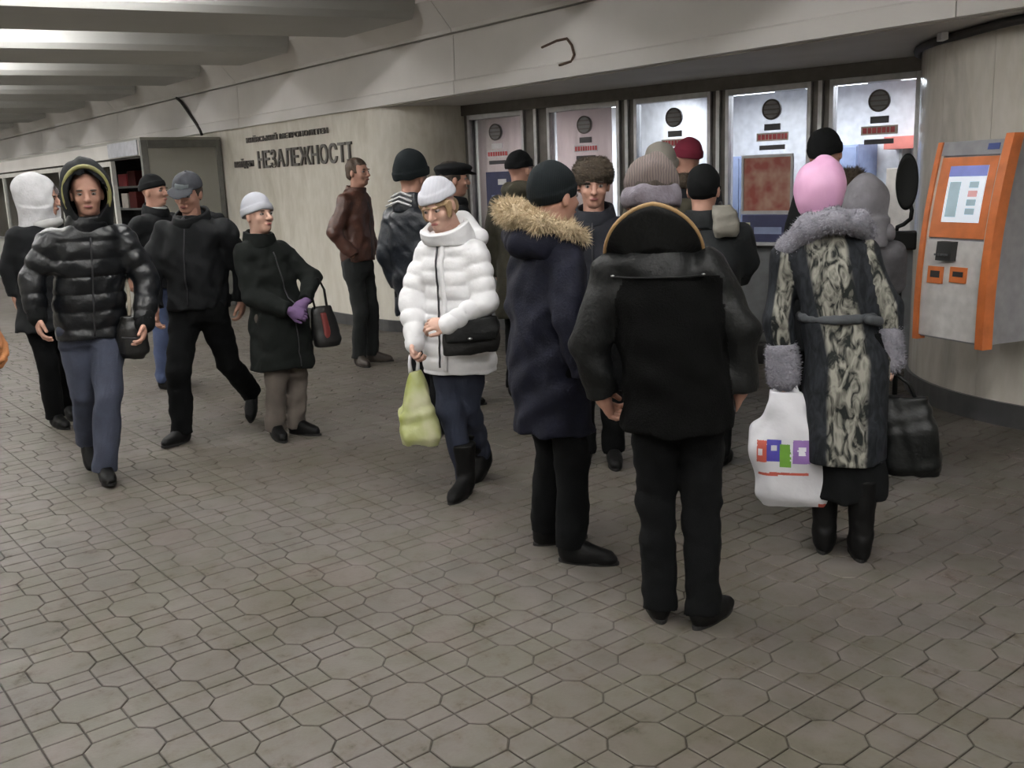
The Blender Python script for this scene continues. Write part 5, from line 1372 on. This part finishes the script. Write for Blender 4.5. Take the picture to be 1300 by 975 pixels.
I = person('short person in a grey hooded coat standing beside the python-print coat', (-2.84, 4.52), 172, 1.58, (0.06, 0.0, 1.455), hs=0.99, arms={R: dict(w=(0.14, 0.22, 1.0), bend=1.1), L: dict(w=(-0.1, 0.2, 1.0), bend=1.1)}, feet={R: (0.12, 0.0, 0, 160, 0), L: (0.0, 0.08, 0, 175, 0)}, coat=dict(hem=0.60, m='coat_ash', cw=0.165, hemw=0.18, ww=0.15, sl=(0.068, 0.06, 0.052)), trousers='trouser_black', boots=0.3,
    hat=[('hood', 'coat_grey', 0.112, 0.135)], vox=0.012, seed=28)
ring_sdf(I, 'hood', 'coat_grey', I['zs'] + 0.08, 0.10, 0.095, 0.042, wr=0.006)
# 19 woman in the python-print coat
I = person('woman in a pink hat and belted python-print coat with grey fur collar and cuffs', (-2.30, 3.65), 184, 1.68, (-0.125, 0.02, 1.53), (0.0, 0.0), (-0.10, 0.0), yaw=-14, pitch=8, hs=1.0,
    arms={L: dict(w=(-0.255, -0.02, 0.79), p=(-1, 0.2, 0), bend=1.008, fd=(0, 0, -1), curl=1.0), R: dict(w=(0.165, 0.02, 0.87), p=(1, -0.2, 0), bend=1.012, fd=(0.1, 0, -1), curl=1.0)},
    feet={L: (-0.07, 0.02, 0, 176, 0), R: (0.075, -0.04, 0, 186, 0)},
    coat=dict(cw=0.175, cd=0.135, ww=0.145, wd=0.12, hipw=0.17, hipd=0.15, hemw=0.172, hemd=0.17, hem=0.43, sl=(0.068, 0.060, 0.054), m='snakeskin', wr=0.005), trousers='trouser_black', leg=0.82, hip=0.51, boots=0.36, vox=0.009,
    hat=[('beanie', 'knit_pink', 1.17, 0.132, -0.10, 0.15)], hair='hair_brown', skin='skin_pale', seed=29)
me = I['coat'].data
CV = I['CV']; rowz = CV[:, 2]
cxs = np.array([I['ctr'](z)[0] for z in rowz])
u = np.abs(CV[:, 0] - cxs - 0.01)
stv = np.exp(-(u / 0.085) ** 4)
for s in (R, L):
    sh, e, w, spec = I['J'][s]
    dmin = np.full(len(CV), 9.0); ux = np.zeros(len(CV))
    for a_, b_ in ((sh, e), (e, w)):
        ab = b_ - a_; t = np.clip(((CV - a_) @ ab) / (ab @ ab), 0, 1); q = CV - (a_ + t[:, None] * ab); d = np.linalg.norm(q, axis=1)
        m_ = d < dmin; dmin[m_] = d[m_]; ux[m_] = q[m_, 0]
    onarm = (dmin < 0.10) & (u > 0.155)
    stv[onarm] = np.exp(-((ux[onarm] - 0.01) / 0.035) ** 4)
at_ = me.attributes.new('stripe', 'FLOAT', 'POINT'); at_.data.foreach_set('value', stv.astype(np.float32))
ring_sdf(I, 'belt', 'belt_grey', 1.04, 0.152, 0.128, 0.018, wr=0.002)
chain_sdf('belt_knot', [back_point(I, 0.08, 1.045, 0.02), back_point(I, 0.12, 1.03, 0.02)], 0.022, 'belt_grey', I['coat'])
zt = I['zs']
chain_sdf('fur_collar', [(0.05, 0.13, zt - 0.02), (0.055, 0.04, zt + 0.07), (0.025, -0.065, zt + 0.12), (-0.07, -0.115, zt + 0.135), (-0.165, -0.09, zt + 0.105), (-0.245, -0.035, zt + 0.02), (-0.265, 0.06, zt - 0.05), (-0.20, 0.14, zt - 0.12)], [0.036, 0.042, 0.044, 0.046, 0.048, 0.046, 0.042, 0.036], 'fur_grey', I['root'], 3200, 0.014, 0.004, 0.009, 6, None, 0.03)
cuff(I, L, 'fur_cuff', 'fur_grey', 0.070, 0.09, furn=1600, furl=0.014); cuff(I, R, 'fur_cuff', 'fur_grey', 0.064, 0.09, furn=1400, furl=0.014)
p19 = I
S = Sdf((-0.2, -0.2, 0.24), (0.2, 0.2, 0.62), 0.012); S.loft([(0.26, 0.03, 0.0, 0.15, 0.13), (0.45, 0.02, 0.0, 0.145, 0.135), (0.6, 0.0, 0.0, 0.13, 0.12)], 0.0, 0.02); S.wrinkle(0.008, 30, 3)
v_, f_ = S.mesh(); obj('skirt', v_, f_, 'cloth_black', I['root'], True)
# 20 passer-by almost wholly cut off by the left edge
I = person('passer-by cut off by the left edge of the picture, only an orange glove showing', (-3.56, 0.38), 20, 1.75, (-0.16, 0.0, 1.62), (-0.12, 0.0), (-0.15, 0.0), feet={R: (-0.25, 0.0, 0, 20, 0), L: (-0.10, 0.1, 0, 20, 0)}, arms={L: dict(w=(0.262, -0.16, 1.275), p=(0.0, 0.3, -1), bend=1.55, fd=(0.25, -0.3, -0.6)), R: dict(w=(-0.34, 0.1, 0.92))}, coat=dict(hem=0.75, m='coat_olive'), hat=[('beanie', 'knit_black')], glove='glove_orange', vox=0.015, seed=31)

# ------------------------------------------------------------------ bags
def local_thing(I, name, label, cat):
    t = bpy.data.objects.new(name, None); COL.objects.link(t); t.location = I['root'].location; t.rotation_euler = I['root'].rotation_euler
    return tag(t, label, cat)
def bag_sdf(name, secs, yaw, m, parent, wr=0.006, f=24, vox=0.008, e=2.6, seed=3, matfn=None):
    S_ = np.array(secs); mm = max(S_[:, 3].max(), S_[:, 4].max())
    S = Sdf((S_[:, 1].min() - mm - 0.02, S_[:, 2].min() - mm - 0.02, S_[:, 0].min() - 0.02), (S_[:, 1].max() + mm + 0.02, S_[:, 2].max() + mm + 0.02, S_[:, 0].max() + 0.02), vox)
    S.loft(secs, yaw, 0.01, e); S.wrinkle(wr, f, seed); S.wrinkle(wr * 0.5, f * 2.2, seed + 1)
    V, Q = S.mesh(); V = relax(V, Q, 1)
    mi = matfn(V[Q].mean(1)) if matfn else None
    return obj(name, V, Q, m, parent, True, mi)
# shoulder bag of the puffer-jacket man
t = local_thing(p1, 'shoulder_bag', 'black shoulder bag with a pale strap on the puffer-jacket man', 'bag')
bag_sdf('bag_body', [(0.70, 0.275, -0.02, 0.06, 0.09), (0.74, 0.275, -0.02, 0.085, 0.125), (0.86, 0.275, -0.02, 0.08, 0.12), (0.95, 0.27, -0.02, 0.05, 0.09)], 0.2, 'bag_black', t)
tube('strap', [(0.275, -0.07, 0.93), (0.285, -0.06, 1.02), (0.29, -0.04, 1.10), (0.285, 0.03, 1.16)], 0.012, 'bag_strap', t, 6, flat=1.6)
tube('strap', [(0.285, 0.03, 1.16), (0.25, 0.13, 1.25), (0.2, 0.16, 1.35), (0.17, 0.12, 1.47), (0.17, 0.03, 1.51)], 0.012, 'bag_black', t, 6, flat=1.6)
tube('flap_edge', [(0.36, -0.10, 0.84), (0.30, -0.15, 0.83), (0.22, -0.13, 0.84)], 0.006, 'zipper', t, 6)
# handbag of the woman in the grey hat
t = local_thing(p5, 'handbag', 'black handbag with a dark red panel on the grey-hatted woman\'s arm', 'bag')
bag_sdf('bag_body', [(0.60, 0.30, -0.02, 0.085, 0.06), (0.64, 0.30, -0.02, 0.10, 0.065), (0.78, 0.285, -0.02, 0.085, 0.05), (0.87, 0.275, -0.02, 0.06, 0.025)], 0.35, 'bag_black', t, 0.003)
bag_sdf('side_panel', [(0.615, 0.305, -0.072, 0.028, 0.012), (0.72, 0.30, -0.07, 0.028, 0.012), (0.83, 0.285, -0.06, 0.02, 0.01)], 0.35, 'bag_red', t, 0.001, vox=0.006)
for dy in (-0.03, 0.03):
    tube('handle', [(0.235, dy - 0.03, 0.86), (0.215, dy - 0.03, 0.98), (0.225, dy - 0.02, 1.06), (0.27, dy - 0.01, 1.06), (0.305, dy - 0.01, 0.98), (0.315, dy, 0.86)], 0.008, 'bag_black', t, 6)
# bags of the woman in white
t = local_thing(p9, 'handbag', 'black flap handbag at the white-coated woman\'s hip', 'bag')
bag_sdf('bag_body', [(0.785, 0.045, -0.235, 0.135, 0.035), (0.82, 0.045, -0.235, 0.145, 0.042), (0.93, 0.05, -0.225, 0.14, 0.038), (0.965, 0.055, -0.215, 0.12, 0.025)], math.radians(12), 'bag_black', t, 0.003)
bag_sdf('flap', [(0.855, 0.04, -0.285, 0.115, 0.014), (0.90, 0.045, -0.275, 0.142, 0.018), (0.97, 0.055, -0.24, 0.125, 0.03)], math.radians(12), 'leather_black', t, 0.002)
lathe('clasp', [(0.003, -0.004), (0.012, 0.0), (0.012, 0.006), (0.003, 0.010)], 'metal', t, 12, (0.04, -0.305, 0.87))
tube('strap', [(0.16, -0.19, 0.95), (0.14, -0.17, 1.02), (0.02, -0.20, 1.0), (-0.06, -0.25, 0.99), (-0.08, -0.27, 0.97)], 0.008, 'bag_black', t, 6)
t = local_thing(p9, 'carrier_bag', 'yellow-green plastic carrier bag hanging from the white-coated woman\'s hand', 'bag')
bag_sdf('bag_body', [(0.31, -0.245, -0.16, 0.085, 0.05), (0.34, -0.245, -0.16, 0.098, 0.075), (0.48, -0.25, -0.16, 0.09, 0.07), (0.60, -0.255, -0.15, 0.06, 0.045), (0.69, -0.258, -0.14, 0.028, 0.02)], 0.1, 'plastic_green', t, 0.009, 22)
for s in (-1, 1): tube('handle', [(-0.258 + s * 0.018, -0.14, 0.68), (-0.258 + s * 0.022, -0.135, 0.73), (-0.262 + s * 0.012, -0.13, 0.775)], [0.014, 0.010, 0.009], 'plastic_white', t, 6)
# bags of the woman in the python-print coat
def bagprint(cn):
    x, y, z = cn[:, 0], cn[:, 1], cn[:, 2]
    m = np.zeros(len(cn), int)
    fr = y < -0.045
    z2 = z - 0.03 * (x + 0.2)
    def rect(a, b, c, d): return fr & (x > a) & (x < b) & (z2 > c) & (z2 < d)
    m[rect(-0.355, -0.315, 0.425, 0.52)] = 1
    m[rect(-0.312, -0.255, 0.43, 0.525)] = 2
    m[rect(-0.262, -0.215, 0.405, 0.505)] = 3
    m[rect(-0.205, -0.135, 0.42, 0.52)] = 4
    m[rect(-0.35, -0.33, 0.455, 0.485)] = 0; m[rect(-0.295, -0.272, 0.475, 0.50)] = 0; m[rect(-0.185, -0.155, 0.455, 0.49)] = 0
    m[rect(-0.35, -0.14, 0.365, 0.378)] = 1
    m[(x > -0.10) & (z < 0.235)] = 1
    return m
t = local_thing(p19, 'carrier_bag', 'white plastic carrier bag with a bright four-colour print and red line', 'bag')
bag_sdf('bag_body', [(0.215, -0.19, -0.05, 0.13, 0.025), (0.25, -0.205, -0.05, 0.16, 0.055), (0.42, -0.225, -0.05, 0.152, 0.075), (0.56, -0.235, -0.05, 0.145, 0.06), (0.66, -0.24, -0.045, 0.10, 0.045), (0.72, -0.245, -0.04, 0.06, 0.03)], 0.05, ['plastic_white', 'print_red', 'print_blue', 'print_green', 'print_violet'], t, 0.007, 17, 0.006, 2.6, 5, bagprint)
for s in (-1, 1): tube('handle', [(-0.245 + s * 0.05, -0.045, 0.68), (-0.245 + s * 0.035, -0.04, 0.74), (-0.245 + s * 0.008, -0.035, 0.765)], [0.022, 0.014, 0.010], 'plastic_white', t, 6)
t = local_thing(p19, 'shopping_bag', 'limp black bag hanging from the python-print woman\'s right hand', 'bag')
bag_sdf('bag_body', [(0.36, 0.26, 0.03, 0.115, 0.05), (0.40, 0.262, 0.03, 0.128, 0.075), (0.58, 0.255, 0.03, 0.118, 0.07), (0.70, 0.24, 0.03, 0.085, 0.035)], -0.15, 'plastic_black', t, 0.008)
for s in (-1, 1): tube('handle', [(0.22 + s * 0.06, 0.03, 0.68), (0.20 + s * 0.05, 0.03, 0.75), (0.185, 0.03, 0.80)], 0.009, 'plastic_black', t, 6)
# beige bag of the person in the teal coat
t = local_thing(p16, 'shoulder_bag', 'beige bag on the shoulder of the person in the teal coat', 'bag')
bag_sdf('bag_body', [(1.31, 0.115, -0.15, 0.05, 0.03), (1.33, 0.115, -0.155, 0.065, 0.045), (1.43, 0.11, -0.15, 0.06, 0.04), (1.47, 0.10, -0.14, 0.04, 0.025)], 0.2, 'bag_beige', t)
tube('strap', [(0.10, -0.13, 1.43), (0.085, -0.13, 1.46), (0.09, -0.06, 1.485), (0.10, 0.03, 1.46), (0.12, 0.10, 1.40)], 0.010, 'bag_black', t, 6)
